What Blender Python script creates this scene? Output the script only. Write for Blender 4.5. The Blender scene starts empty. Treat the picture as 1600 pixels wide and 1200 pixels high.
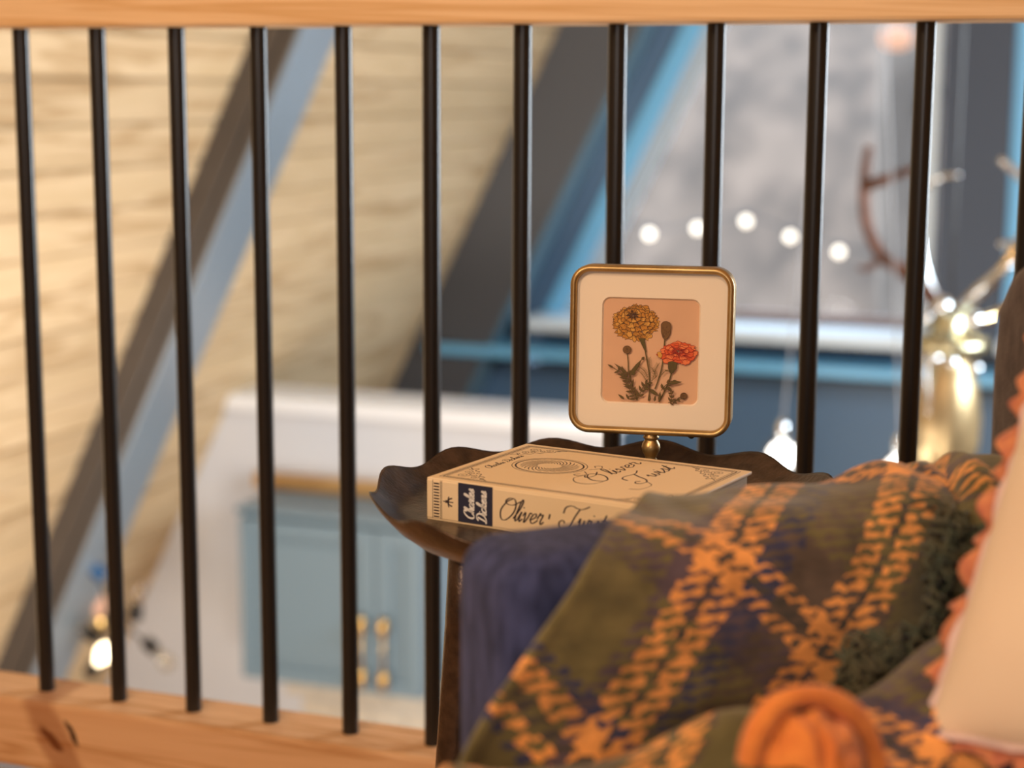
import bpy, bmesh, math, random
import numpy as np
from mathutils import Vector, Matrix

# ------------------------------------------------------------------ camera, world, lights, exposure
S = bpy.context.scene
C = S.collection
EYE = 0.90                                  # eye height above the loft floor (z = 0)
FPX = 2735.46
yaw, pitch, roll = .3475157, .1671683, .00526592
_R = np.array([math.cos(yaw), math.sin(yaw), 0.])
_F = np.array([-math.sin(yaw) * math.cos(pitch), math.cos(yaw) * math.cos(pitch), -math.sin(pitch)])
_U = np.cross(_R, _F)
R = _R * math.cos(roll) + _U * math.sin(roll)
U = -_R * math.sin(roll) + _U * math.cos(roll)
F = _F
cd = bpy.data.cameras.new('camera')
cam = bpy.data.objects.new('camera', cd)
C.objects.link(cam)
m = Matrix((R, U, -F)).transposed().to_4x4()
m.translation = (0, 0, EYE)
cam.matrix_world = m
cd.sensor_width = 36
cd.lens = FPX / 1600 * 36
cd.clip_start = .02
cd.clip_end = 200
cd.dof.use_dof = True
cd.dof.focus_distance = 1.46
cd.dof.aperture_fstop = 3.7
S.camera = cam
S.view_settings.view_transform = 'Standard'
S.view_settings.look = 'None'
S.view_settings.exposure = 0.0
S.view_settings.gamma = 1
S.view_settings.use_curve_mapping = False
try:
    S.cycles.use_denoising = True
    S.cycles.sample_clamp_indirect = 6
    S.cycles.max_bounces = 8
    S.cycles.transparent_max_bounces = 12
    S.cycles.caustics_reflective = False
    S.cycles.caustics_refractive = False
except Exception:
    pass

W = bpy.data.worlds.new('overcast_sky')
S.world = W
W.use_nodes = True
bg = W.node_tree.nodes['Background']
bg.inputs[0].default_value = (.62, .80, 1.0, 1)
bg.inputs[1].default_value = 7.5


def area(name, loc, target, size, power, col):
    d = bpy.data.lights.new(name, 'AREA')
    d.energy = power
    d.size = size
    d.color = col
    o = bpy.data.objects.new(name, d)
    C.objects.link(o)
    o.location = loc
    o.rotation_euler = (Vector(target) - Vector(loc)).to_track_quat('-Z', 'Y').to_euler()
    return o


# warm lamp of the reading loft, over the viewer's left shoulder
area('loft_lamp_light', (-1.35, -.75, EYE + .95), (-.25, 1.3, EYE - .25), .35, 27, (1, .69, .42))
# soft neutral fill added behind the viewer; the wall there has no window
area('viewer_side_fill', (.5, -2.4, EYE + .35), (-.3, 1.2, EYE - .3), 1.0, 17, (1, .90, .86))
# warm lamp further along the loft
area('loft_ceiling_light', (-.2, -.9, EYE + 2.0), (-1.4, 3.4, EYE), .5, 32, (1, .72, .46))
# fill lights added low under the loft, out of view, for the lower storey
area('kitchen_fill_light', (-2.6, 2.6, EYE - 2.1), (-3.2, 6.0, EYE - 1.6), .9, 50, (1, .93, .86))
area('living_room_light', (-.6, 2.3, EYE - 2.2), (-3.0, 5.4, EYE + .8), .8, 40, (1, .90, .78))
# cool fill added at the right roof slope to brighten rafters and boards
area('right_slope_fill', (1.25, 4.6, EYE + .35), (-2.4, 5.0, EYE - .3), 1.7, 260, (.80, .91, 1.0))


# ------------------------------------------------------------------ geometry helpers
def V(*a):
    return np.array(a, float)


def ray(x, y):
    return F + R * (x - 800) / FPX - U * (y - 600) / FPX


ORG = V(0, 0, EYE)


def atY(x, y, Y):
    d = ray(x, y)
    return ORG + d * Y / d[1]


def atZ(x, y, z):
    d = ray(x, y)
    return ORG + d * (z - EYE) / d[2]


class MB:
    """collects verts and faces of one mesh"""
    def __init__(s):
        s.v, s.f, s.m, s.uv = [], [], [], None

    def add(s, vs, fs, mi=0):
        n = len(s.v)
        s.v += [tuple(map(float, p)) for p in vs]
        s.f += [tuple(n + i for i in f) for f in fs]
        s.m += [mi] * len(fs)
        return s

    def box(s, x0, x1, y0, y1, z0, z1, mi=0):
        vs = [(x, y, z) for x in (x0, x1) for y in (y0, y1) for z in (z0, z1)]
        return s.add(vs, [(0, 1, 3, 2), (4, 6, 7, 5), (0, 4, 5, 1), (2, 3, 7, 6), (0, 2, 6, 4), (1, 5, 7, 3)], mi)

    def obox(s, o, a, b, c, mi=0):
        """box from corner o with edge vectors a, b, c"""
        o, a, b, c = map(np.array, (o, a, b, c))
        vs = [o + a * i + b * j + c * k for i in (0, 1) for j in (0, 1) for k in (0, 1)]
        return s.add(vs, [(0, 1, 3, 2), (4, 6, 7, 5), (0, 4, 5, 1), (2, 3, 7, 6), (0, 2, 6, 4), (1, 5, 7, 3)], mi)

    def prism(s, poly, d, mi=0):
        """poly: list of 3-D points, d: extrusion vector"""
        n = len(poly)
        p = [np.array(q, float) for q in poly]
        vs = p + [q + np.array(d) for q in p]
        fs = [tuple(range(n))[::-1], tuple(range(n, 2 * n))] + [(i, (i + 1) % n, n + (i + 1) % n, n + i) for i in range(n)]
        return s.add(vs, fs, mi)

    def tube(s, pts, r, n=10, mi=0, caps=True):
        pts = [np.array(p, float) for p in pts]
        if not hasattr(r, '__len__'):
            r = [r] * len(pts)
        base = len(s.v)
        up = None
        for i, p in enumerate(pts):
            t = pts[min(i + 1, len(pts) - 1)] - pts[max(i - 1, 0)]
            t = t / (np.linalg.norm(t) + 1e-12)
            if up is None:
                up = np.cross(t, V(0, 0, 1) if abs(t[2]) < .9 else V(1, 0, 0))
            up = up - t * (up @ t)
            up /= np.linalg.norm(up) + 1e-12
            w = np.cross(t, up)
            for k in range(n):
                a = 2 * math.pi * k / n
                s.v.append(tuple(p + (up * math.cos(a) + w * math.sin(a)) * r[i]))
        L = len(pts)
        for i in range(L - 1):
            for k in range(n):
                s.f.append((base + i * n + k, base + i * n + (k + 1) % n, base + (i + 1) * n + (k + 1) % n, base + (i + 1) * n + k))
                s.m.append(mi)
        if caps:
            s.f.append(tuple(base + k for k in range(n))[::-1]); s.m.append(mi)
            s.f.append(tuple(base + (L - 1) * n + k for k in range(n))); s.m.append(mi)
        return s

    def lathe(s, prof, c, n=24, mi=0, axis=None):
        """prof: (r, h) pairs around the axis through c"""
        ax = V(0, 0, 1) if axis is None else np.array(axis, float) / np.linalg.norm(axis)
        e1 = np.cross(ax, V(0, 1, 0) if abs(ax[1]) < .9 else V(1, 0, 0)); e1 /= np.linalg.norm(e1)
        e2 = np.cross(ax, e1)
        base = len(s.v)
        for r, h in prof:
            for k in range(n):
                a = 2 * math.pi * k / n
                s.v.append(tuple(np.array(c) + ax * h + (e1 * math.cos(a) + e2 * math.sin(a)) * r))
        for i in range(len(prof) - 1):
            for k in range(n):
                s.f.append((base + i * n + k, base + i * n + (k + 1) % n, base + (i + 1) * n + (k + 1) % n, base + (i + 1) * n + k)); s.m.append(mi)
        s.f.append(tuple(base + k for k in range(n))[::-1]); s.m.append(mi)
        s.f.append(tuple(base + (len(prof) - 1) * n + k for k in range(n))); s.m.append(mi)
        return s

    def grid(s, P, mi=0, close_u=False):
        """P[i][j] array of points"""
        nu, nv = len(P), len(P[0])
        base = len(s.v)
        for row in P:
            for p in row:
                s.v.append(tuple(map(float, p)))
        for i in range(nu if close_u else nu - 1):
            for j in range(nv - 1):
                i2 = (i + 1) % nu
                s.f.append((base + i * nv + j, base + i2 * nv + j, base + i2 * nv + j + 1, base + i * nv + j + 1)); s.m.append(mi)
        return s

    def build(s, name, mats, parent=None, smooth=False, origin=None, bevel=0, sub=0, solid=0, seg=2):
        me = bpy.data.meshes.new(name)
        vs = s.v
        if parent is not None and origin is None:
            origin = (0, 0, 0)
            pm = parent_world(parent)
            inv = pm.inverted()
            vs = [tuple(inv @ Vector(p)) for p in vs]
        elif origin is not None:
            vs = [(p[0] - origin[0], p[1] - origin[1], p[2] - origin[2]) for p in vs]
        me.from_pydata(vs, [], s.f)
        if not isinstance(mats, (list, tuple)):
            mats = [mats]
        for q in mats:
            me.materials.append(q)
        me.polygons.foreach_set('material_index', s.m)
        if smooth:
            me.polygons.foreach_set('use_smooth', [True] * len(s.f))
        bm = bmesh.new(); bm.from_mesh(me)
        bmesh.ops.recalc_face_normals(bm, faces=bm.faces)
        bm.to_mesh(me); bm.free()
        if s.uv is not None:
            ul = me.uv_layers.new(name='UVMap')
            for lp in me.loops:
                ul.data[lp.index].uv = s.uv[lp.vertex_index]
        o = bpy.data.objects.new(name, me)
        C.objects.link(o)
        if parent is not None:
            o.parent = parent
        elif origin is not None:
            o.location = origin
        if bevel:
            b = o.modifiers.new('bevel', 'BEVEL'); b.width = bevel; b.segments = seg; b.limit_method = 'ANGLE'
        if solid:
            b = o.modifiers.new('solid', 'SOLIDIFY'); b.thickness = solid; b.offset = 0
        if sub:
            b = o.modifiers.new('sub', 'SUBSURF'); b.levels = sub; b.render_levels = sub
        return o


def parent_world(o):
    mm = Matrix.LocRotScale(o.location, o.rotation_euler, o.scale)
    return parent_world(o.parent) @ mm if o.parent else mm


def empty(name, loc=(0, 0, 0), label=None, cat=None, group=None, kind=None, parent=None):
    o = bpy.data.objects.new(name, None)
    C.objects.link(o)
    o.location = tuple(map(float, loc))
    o.empty_display_size = .05
    tag(o, label, cat, group, kind)
    if parent:
        o.parent = parent
    return o


def tag(o, label=None, cat=None, group=None, kind=None):
    if label: o['label'] = label
    if cat: o['category'] = cat
    if group: o['group'] = group
    if kind: o['kind'] = kind
    return o


def catmull(pts, n=8):
    P = [np.array(p, float) for p in pts]
    P = [2 * P[0] - P[1]] + P + [2 * P[-1] - P[-2]]
    out = []
    for i in range(1, len(P) - 2):
        for k in range(n):
            t = k / n
            out.append(.5 * (2 * P[i] + (P[i + 1] - P[i - 1]) * t + (2 * P[i - 1] - 5 * P[i] + 4 * P[i + 1] - P[i + 2]) * t * t + (3 * P[i] - P[i - 1] - 3 * P[i + 1] + P[i + 2]) * t ** 3))
    out.append(P[-2])
    return out


# ------------------------------------------------------------------ materials
def mat(name, col, rough=.5, metal=0., spec=.5, emit=None, estr=0., bump=None, noise=None, coat=0., sheen=0.):
    """noise = (scale vec3, colour 2, detail);  bump = (scale vec3, strength, distance)"""
    mt = bpy.data.materials.new(name)
    mt.use_nodes = True
    nt = mt.node_tree
    b = nt.nodes['Principled BSDF']
    b.inputs['Base Color'].default_value = (*col, 1)
    b.inputs['Roughness'].default_value = rough
    b.inputs['Metallic'].default_value = metal
    b.inputs['Specular IOR Level'].default_value = spec
    if coat: b.inputs['Coat Weight'].default_value = coat
    if sheen:
        b.inputs['Sheen Weight'].default_value = sheen
        b.inputs['Sheen Roughness'].default_value = .5
    if emit:
        b.inputs['Emission Color'].default_value = (*emit, 1)
        b.inputs['Emission Strength'].default_value = estr
    tc = nt.nodes.new('ShaderNodeTexCoord')
    if noise:
        mp = nt.nodes.new('ShaderNodeMapping'); mp.inputs['Scale'].default_value = noise[0]
        nz = nt.nodes.new('ShaderNodeTexNoise'); nz.inputs['Scale'].default_value = 1; nz.inputs['Detail'].default_value = noise[2]
        rp = nt.nodes.new('ShaderNodeValToRGB')
        rp.color_ramp.elements[0].color = (*col, 1); rp.color_ramp.elements[1].color = (*noise[1], 1)
        rp.color_ramp.elements[0].position = .35; rp.color_ramp.elements[1].position = .68
        nt.links.new(tc.outputs['Object'], mp.inputs[0]); nt.links.new(mp.outputs[0], nz.inputs['Vector'])
        nt.links.new(nz.outputs['Fac'], rp.inputs[0]); nt.links.new(rp.outputs[0], b.inputs['Base Color'])
    if bump:
        mp = nt.nodes.new('ShaderNodeMapping'); mp.inputs['Scale'].default_value = bump[0]
        nz = nt.nodes.new('ShaderNodeTexNoise'); nz.inputs['Scale'].default_value = 1; nz.inputs['Detail'].default_value = 3
        bp = nt.nodes.new('ShaderNodeBump'); bp.inputs['Strength'].default_value = bump[1]; bp.inputs['Distance'].default_value = bump[2]
        nt.links.new(tc.outputs['Object'], mp.inputs[0]); nt.links.new(mp.outputs[0], nz.inputs['Vector'])
        nt.links.new(nz.outputs['Fac'], bp.inputs['Height']); nt.links.new(bp.outputs[0], b.inputs['Normal'])
    return mt


def pine(name, c1, c2, c3, scale=(.6, 14, 14), rough=.55, rand=0., knot=None):
    mt = bpy.data.materials.new(name); mt.use_nodes = True
    nt = mt.node_tree; N = nt.nodes; L = nt.links
    b = N['Principled BSDF']; b.inputs['Roughness'].default_value = rough; b.inputs['Specular IOR Level'].default_value = .35
    tc = N.new('ShaderNodeTexCoord')
    oi = N.new('ShaderNodeObjectInfo')
    ad = N.new('ShaderNodeVectorMath'); ad.operation = 'MULTIPLY_ADD'
    ad.inputs[0].default_value = (7.3, 5.1, 9.7)
    cb = N.new('ShaderNodeCombineXYZ')
    for k in range(3): L.new(oi.outputs['Random'], cb.inputs[k])
    L.new(cb.outputs[0], ad.inputs[1]); L.new(tc.outputs['Object'], ad.inputs[2])
    mp = N.new('ShaderNodeMapping'); mp.inputs['Scale'].default_value = scale
    L.new(ad.outputs[0], mp.inputs[0])
    nz = N.new('ShaderNodeTexNoise'); nz.inputs['Scale'].default_value = 1.0; nz.inputs['Detail'].default_value = 5; nz.inputs['Distortion'].default_value = .8
    L.new(mp.outputs[0], nz.inputs['Vector'])
    ml = N.new('ShaderNodeMath'); ml.operation = 'MULTIPLY'; ml.inputs[1].default_value = 7
    L.new(nz.outputs['Fac'], ml.inputs[0])
    fr = N.new('ShaderNodeMath'); fr.operation = 'PINGPONG'; fr.inputs[1].default_value = 1
    L.new(ml.outputs[0], fr.inputs[0])
    rp = N.new('ShaderNodeValToRGB')
    e = rp.color_ramp.elements
    e[0].color = (*c1, 1); e[0].position = 0; e[1].color = (*c3, 1); e[1].position = 1
    k = e.new(.6); k.color = (*c2, 1)
    L.new(fr.outputs[0], rp.inputs[0])
    col = rp.outputs[0]
    hs = N.new('ShaderNodeHueSaturation')
    mr = N.new('ShaderNodeMapRange'); mr.inputs[3].default_value = 1 - rand; mr.inputs[4].default_value = 1 + rand
    L.new(oi.outputs['Random'], mr.inputs[0]); L.new(mr.outputs[0], hs.inputs['Value']); L.new(col, hs.inputs['Color'])
    col = hs.outputs[0]
    if knot:                                    # dark gash of a knot at object coordinates
        for (kx, ky, kz, sx, sz, rot, amt) in knot:
            km = N.new('ShaderNodeMapping'); km.vector_type = 'TEXTURE'
            km.inputs['Location'].default_value = (kx, ky, kz); km.inputs['Rotation'].default_value = (0, rot, 0)
            km.inputs['Scale'].default_value = (sx, .2, sz)
            n2 = N.new('ShaderNodeTexNoise'); n2.inputs['Scale'].default_value = 60; n2.inputs['Detail'].default_value = 3
            L.new(tc.outputs['Object'], n2.inputs['Vector'])
            a2 = N.new('ShaderNodeVectorMath'); a2.operation = 'MULTIPLY_ADD'; a2.inputs[1].default_value = (.012, 0, .012)
            L.new(n2.outputs['Color'], a2.inputs[0]); L.new(tc.outputs['Object'], a2.inputs[2])
            L.new(a2.outputs[0], km.inputs[0])
            ln = N.new('ShaderNodeVectorMath'); ln.operation = 'LENGTH'; L.new(km.outputs[0], ln.inputs[0])
            r2 = N.new('ShaderNodeMapRange'); r2.inputs[1].default_value = .8; r2.inputs[2].default_value = 1.25
            r2.inputs[3].default_value = amt; r2.inputs[4].default_value = 0
            L.new(ln.outputs['Value'], r2.inputs[0])
            mx = N.new('ShaderNodeMix'); mx.data_type = 'RGBA'
            L.new(r2.outputs[0], mx.inputs['Factor']); L.new(col, mx.inputs['A']); mx.inputs['B'].default_value = (.022, .008, .004, 1) if amt > .8 else (.26, .075, .02, 1)
            col = mx.outputs['Result']
    L.new(col, b.inputs['Base Color'])
    bp = N.new('ShaderNodeBump'); bp.inputs['Strength'].default_value = .15; bp.inputs['Distance'].default_value = .002
    L.new(fr.outputs[0], bp.inputs['Height']); L.new(bp.outputs[0], b.inputs['Normal'])
    return mt


def glass_mat(name, tint=(1, 1, 1), gloss=.08, rough=.02, base=None):
    mt = bpy.data.materials.new(name); mt.use_nodes = True
    nt = mt.node_tree; N = nt.nodes; L = nt.links
    N.remove(N['Principled BSDF'])
    t = N.new('ShaderNodeBsdfTransparent'); t.inputs[0].default_value = (*tint, 1)
    g = N.new('ShaderNodeBsdfGlossy'); g.inputs['Roughness'].default_value = rough
    fz = N.new('ShaderNodeLayerWeight'); fz.inputs['Blend'].default_value = .15
    ml = N.new('ShaderNodeMath'); ml.operation = 'MULTIPLY_ADD'; ml.inputs[1].default_value = .6 if gloss > .1 else .25; ml.inputs[2].default_value = gloss * .3
    L.new(fz.outputs['Fresnel'], ml.inputs[0])
    mx = N.new('ShaderNodeMixShader')
    L.new(ml.outputs[0], mx.inputs[0]); L.new(t.outputs[0], mx.inputs[1]); L.new(g.outputs[0], mx.inputs[2])
    L.new(mx.outputs[0], N['Material Output'].inputs[0])
    return mt


PLANK = pine('roof_pine', (.60, .43, .24), (.68, .50, .30), (.46, .30, .15), scale=(8, .7, 8), rough=.6, rand=.10)
RAILW = pine('rail_pine', (.80, .55, .31), (.85, .60, .36), (.70, .44, .21), scale=(1.0, 22, 22), rough=.5)
TRIMW = pine('trim_pine', (.60, .34, .12), (.66, .40, .16), (.48, .25, .08), scale=(2, 10, 10))
FLOORW = pine('floor_pine', (.42, .24, .11), (.5, .3, .14), (.33, .17, .07), scale=(1, 9, 9))
BLACKM = mat('black_satin_metal', (.010, .009, .009), rough=.28, spec=.5)
BEAMM = mat('charcoal_beam_paint', (.062, .050, .042), rough=.42, noise=((3, 3, 3), (.075, .060, .050), 2))
NAVY = mat('navy_wall_paint', (.085, .15, .235), rough=.42, noise=((1.2, 1.2, 1.2), (.095, .165, .25), 2))
MULL = mat('slate_post_paint', (.042, .055, .080), rough=.45)
SKYLITB = mat('skylit_blue_trim', (.18, .48, .72), rough=.35)  # navy trim with the skylight on it put into a lighter blue
WHITEP = mat('white_wall_paint', (.60, .62, .67), rough=.6, noise=((2, 2, 2), (.65, .66, .69), 2))
CABP = mat('grey_blue_cabinet_paint', (.17, .25, .31), rough=.4)
BRASS = mat('brushed_brass', (.75, .47, .16), rough=.28, metal=1)
GLASS = glass_mat('window_glass', gloss=.02, rough=.06)

# ------------------------------------------------------------------ the room (an A-frame cabin)
PHI = math.radians(64)
TP = math.tan(PHI)
XR = 2.763                                  # distance of the left roof slope at eye level
XC = -.62                                   # ridge line
XRR = XC + (XR + XC)                        # right roof slope at eye level
ZRIDGE = EYE + (XR + XC) * TP
ZLOW = EYE - 3.3                            # ground floor
YB, YF = -2.6, 8.13                         # back gable, window gable
sl = V(math.cos(PHI), 0, math.sin(PHI))     # up the left slope
nin = V(math.sin(PHI), 0, -math.cos(PHI))   # into the room


def roofL(z):
    return -XR + (z - EYE) / TP


def roofR(z):
    return XRR - (z - EYE) / TP


# left roof slope: boards running towards the window gable
ceil = empty('ceiling', (roofL(ZLOW), 0, ZLOW), label='sloping ceiling of pale pine boards', kind='structure')
pw = .142
npl = int((ZRIDGE - ZLOW) / math.sin(PHI) / pw)
pb = MB()
hw = pw / 2 - .003
prof = [(-hw, -.0), (-hw + .004, .012), (hw - .004, .012), (hw, 0), (hw, -.012), (-hw, -.012)]
pb.prism([V(0, YB, 0) + sl * a + nin * (c - .012) for a, c in prof], (0, YF - YB + .3, 0))
first = None
for i in range(npl):
    if first is None:
        o = pb.build('plank', PLANK); first = o
    else:
        o = first.copy(); C.objects.link(o)
    o.parent = ceil
    o.location = tuple(sl * (pw * (i + .5)))
sheath = MB().prism([V(roofL(ZLOW), YB, ZLOW) - nin * .03, V(roofL(ZRIDGE), YB, ZRIDGE) - nin * .03, V(roofL(ZRIDGE), YB, ZRIDGE) - nin * .10, V(roofL(ZLOW), YB, ZLOW) - nin * .10], (0, YF - YB + .3, 0))
sheath.build('roof_sheathing', mat('dark_sheathing', (.12, .07, .03), rough=.9), ceil)
# right roof slope, out of the picture
MB().prism([V(roofR(ZLOW), YB, ZLOW), V(roofR(ZRIDGE), YB, ZRIDGE), V(roofR(ZRIDGE) + .1, YB, ZRIDGE + .02), V(roofR(ZLOW) + .1, YB, ZLOW)], (0, YF - YB + .3, 0)).build('wall_right', PLANK)['kind'] = 'structure'
# back gable behind the viewer
MB().prism([V(roofL(ZLOW), YB, ZLOW), V(XC, YB, ZRIDGE), V(roofR(ZLOW), YB, ZLOW)], (0, -.1, 0)).build('wall_front', WHITEP)['kind'] = 'structure'
# floors
YEDGE = 1.86
MB().box(roofL(0) + .02, roofR(0) - .02, YB, YEDGE, -.22, 0).build('floor', FLOORW)['kind'] = 'structure'
MB().box(roofL(ZLOW), roofR(ZLOW), YB, YF, ZLOW - .1, ZLOW).build('floor_lower', mat('ground_floor_boards', (.40, .25, .13), rough=.4, noise=((1, 8, 1), (.5, .33, .18), 4)))['kind'] = 'structure'

# window gable ------------------------------------------------
YG = 8.12
TH = .14


def gp(x, y, Y=YG):                          # pixel of the photograph -> point of the gable plane
    p = atY(x, y, Y)
    return p[0], p[2]


zt_ = gp(1145, 560)[1]                       # bottom of the opening frame
zbot = gp(1145, 588)[1]
x_r = gp(1466, 200)[0]                       # right side of the left window
x_m = gp(1582, 200)[0]                       # left side of the right window
xs, zs = gp(893, 400)                        # a point on the slanted inner edge of the wall
ZTOP = ZRIDGE - 1.3


def slx(z):                                  # slanted side of the opening
    return xs + (z - zs) / TP


def slx2(z):                                 # mirror, right window
    return (x_r + x_m) / 2 * 2 - slx(z)


Y0 = YG
gw = MB()
gw.prism([V(roofL(ZLOW), Y0, ZLOW), V(roofR(ZLOW), Y0, ZLOW), V(roofR(zbot), Y0, zbot), V(roofL(zbot), Y0, zbot)], (0, TH, 0))
gw.prism([V(roofL(zbot), Y0, zbot), V(slx(zbot), Y0, zbot), V(slx(ZTOP), Y0, ZTOP), V(roofL(ZTOP), Y0, ZTOP)], (0, TH, 0))
gw.prism([V(slx2(zbot), Y0, zbot), V(roofR(zbot), Y0, zbot), V(roofR(ZTOP), Y0, ZTOP), V(slx2(ZTOP), Y0, ZTOP)], (0, TH, 0))
gw.prism([V(roofL(ZTOP), Y0, ZTOP), V(roofR(ZTOP), Y0, ZTOP), V(XC, Y0, ZRIDGE)], (0, TH, 0))
gw.build('wall_back', NAVY)['kind'] = 'structure'
post = MB().box(x_r + .02, x_m - .0, Y0 - .05, Y0 + TH, zbot, ZTOP).build('wall_back_post', MULL, bevel=.004)
post['kind'] = 'structure'
# ledge under the window
MB().box(gp(700, 560)[0], gp(1700, 560)[0], Y0 - .30, Y0 + .02, gp(1145, 549)[1] - .05, gp(1145, 549)[1]).build('trim_1', SKYLITB, bevel=.006)['kind'] = 'structure'


def window(name, sx, xin, sgn):
    """triangular-topped window: sx(z) slanted side, xin vertical side"""
    w = empty(name, (xin, Y0, zbot), kind='structure')
    zb = gp(1145, 534)[1]
    zc = gp(1145, 503)[1]
    fr = .085
    # casing in the skylit blue along the slanted side, the post and the sill
    MB().prism([V(sx(zb) , Y0 - .02, zb), V(sx(zb) + sgn * fr * 1.1, Y0 - .02, zb), V(sx(ZTOP) + sgn * fr * 1.1, Y0 - .02, ZTOP), V(sx(ZTOP), Y0 - .02, ZTOP)], (0, .11, 0)).build('casing', SKYLITB, w, bevel=.004)
    MB().prism([V(sx(zc) + sgn * fr * 1.1, Y0 + .03, zc), V(sx(zc) + sgn * (fr * 1.1 + .09), Y0 + .03, zc), V(sx(ZTOP) + sgn * (fr * 1.1 + .09), Y0 + .03, ZTOP), V(sx(ZTOP) + sgn * fr * 1.1, Y0 + .03, ZTOP)], (0, .05, 0)).build('sash', mat(name + '_sash_paint', (.42, .47, .50), rough=.4), w)
    xa, xb = sorted((xin, xin - sgn * .055))
    MB().box(xa, xb, Y0 - .02, Y0 + .09, zc, ZTOP).build('jamb', SKYLITB if name == 'window_2' else mat('pale_jamb_paint', (.62, .66, .66), rough=.4), w, bevel=.004)
    xa, xb = sorted((sx(zb) + sgn * .02, xin))
    MB().box(xa, xb, Y0 - .26, Y0 + .12, zc - .055, zc).build('sill', mat(name + '_sill_paint', (.72, .80, .84), rough=.35), w, bevel=.004)
    MB().box(xa, xb, Y0 + .0, Y0 + .10, zbot, zc - .055).build('apron', MULL, w)
    MB().box(xa, xb, Y0 + .05, Y0 + .11, zc, zc + .045).build('bottom_rail', mat(name + '_rail_paint', (.20, .13, .11), rough=.5), w)
    MB().prism([V(sx(zc), Y0 + .07, zc), V(xin, Y0 + .07, zc), V(xin, Y0 + .07, ZTOP), V(sx(ZTOP), Y0 + .07, ZTOP)], (0, .008, 0)).build('pane', GLASS, w)
    return w


window('window_1', slx, x_r, 1)
window('window_2', slx2, x_m, -1)


# rafters -----------------------------------------------------
def rafter(name, px, py, depth, width, label, strip=False, mt=None, under_tint=(.2, .24, .28)):
    d = ray(px, py)
    k = -XR / (d[0] - d[2] / TP)
    Yb = (d * k)[1]
    r = empty(name, (roofL(ZLOW), Yb, ZLOW), kind='structure', label=label)
    a = V(roofL(ZLOW), Yb, ZLOW) - nin * .01
    L = (ZRIDGE - ZLOW) / math.sin(PHI)
    mt = mt or BEAMM
    if strip:
        MB().obox(a, sl * L, nin * (depth * .70), V(0, width, 0)).build('beam', mt, r, bevel=.006)
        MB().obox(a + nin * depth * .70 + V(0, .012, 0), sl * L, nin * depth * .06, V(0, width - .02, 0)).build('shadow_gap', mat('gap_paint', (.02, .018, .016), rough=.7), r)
        MB().obox(a + nin * depth * .76, sl * L, nin * (depth * .24), V(0, width, 0)).build('cap_board', mt, r, bevel=.005)
    else:
        MB().obox(a, sl * L, nin * depth, V(0, width, 0)).build('beam', mt, r, bevel=.006)
    MB().obox(a + nin * depth + V(0, .006, 0), sl * L, nin * .014, V(0, width - .006, 0)).build('underside_daylight_strip', mat('underside_daylight_tint', under_tint, rough=.28), r, bevel=.003)  # added strip: daylight on the rafter's underside put into its colour
    return r


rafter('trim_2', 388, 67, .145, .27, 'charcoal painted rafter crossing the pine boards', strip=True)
rafter('trim_3', 740, 330, .36, .22, 'wide charcoal painted rafter against the window gable', mt=mat('grey_beam_paint', (.080, .080, .086), rough=.42), under_tint=(.10, .17, .21))

# white partition of the kitchen -----------------------------
YW = 6.0
zl = atY(560, 628, YW)[2]
xe = atY(950, 660, YW)[0]
xl = roofL(zl)
part = empty('wall_left', (xe, YW, ZLOW), kind='structure')
MB().prism([V(roofL(ZLOW), YW, ZLOW), V(xe, YW, ZLOW), V(xe, YW, zl - .06), V(roofL(zl - .06), YW, zl - .06)], (0, .16, 0)).build('partition', WHITEP, part)
MB().prism([V(roofL(zl - .06), YW - .03, zl - .06), V(xe + .03, YW - .03, zl - .06), V(xe + .03, YW - .03, zl), V(roofL(zl), YW - .03, zl)], (0, .26, 0)).build('ledge_board', mat('white_ledge_gloss', (.85, .87, .90), rough=.3), part, bevel=.004)

# kitchen cabinet ---------------------------------------------
YC = 5.66
cx0, cz1 = (atY(375, 802, YC)[i] for i in (0, 2))
cx1 = atY(661, 802, YC)[0]
cz0 = atY(375, 1055, YC)[2]
xd = atY(589, 900, YC)[0]
cab = empty('kitchen_cabinet', (cx0, YC, cz0), label='grey-blue two-door wall cabinet with brass pulls on the white wall', cat='cabinet')
MB().box(cx0, cx1, YC + .02, YW - .002, cz0, cz1).build('body', CABP, cab, bevel=.003)
MB().box(cx0 - .015, cx1 + .015, YC - .01, YW - .002, cz1, cz1 + .028).build('top_board', CABP, cab, bevel=.004)


def door(x0, x1, hx):
    d = MB()
    d.box(x0, x1, YC, YC + .02, cz0, cz1 - .012)
    dr = d.build('door', CABP, cab, bevel=.002)
    f = MB()
    w = .055
    f.box(x0, x0 + w, YC - .014, YC, cz0, cz1 - .012); f.box(x1 - w, x1, YC - .014, YC, cz0, cz1 - .012)
    f.box(x0 + w, x1 - w, YC - .014, YC, cz0, cz0 + w); f.box(x0 + w, x1 - w, YC - .014, YC, cz1 - .012 - w, cz1 - .012)
    f.build('door_frame', CABP, dr, bevel=.003)
    p = MB()
    p.box(x0 + w + .025, x1 - w - .025, YC - .008, YC, cz0 + w + .025, cz1 - w - .037)
    p.build('raised_panel', CABP, dr, bevel=.007)
    z1, z2 = atY(590, 974, YC)[2], atY(590, 1056, YC)[2]
    h = MB()
    h.tube([(hx, YC - .045, z2 - .03), (hx, YC - .045, z1 + .03)], .005, 8)
    for z in (z1, z2):
        h.tube([(hx, YC - .012, z), (hx, YC - .045, z)], .006, 8)
        h.lathe([(.002, -.036), (.014, -.030), (.019, -.012), (.020, 0), (.019, .012), (.014, .030), (.002, .036)], (hx, YC - .045, z), 10)
    h.build('handle', BRASS, dr, smooth=True)


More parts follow.
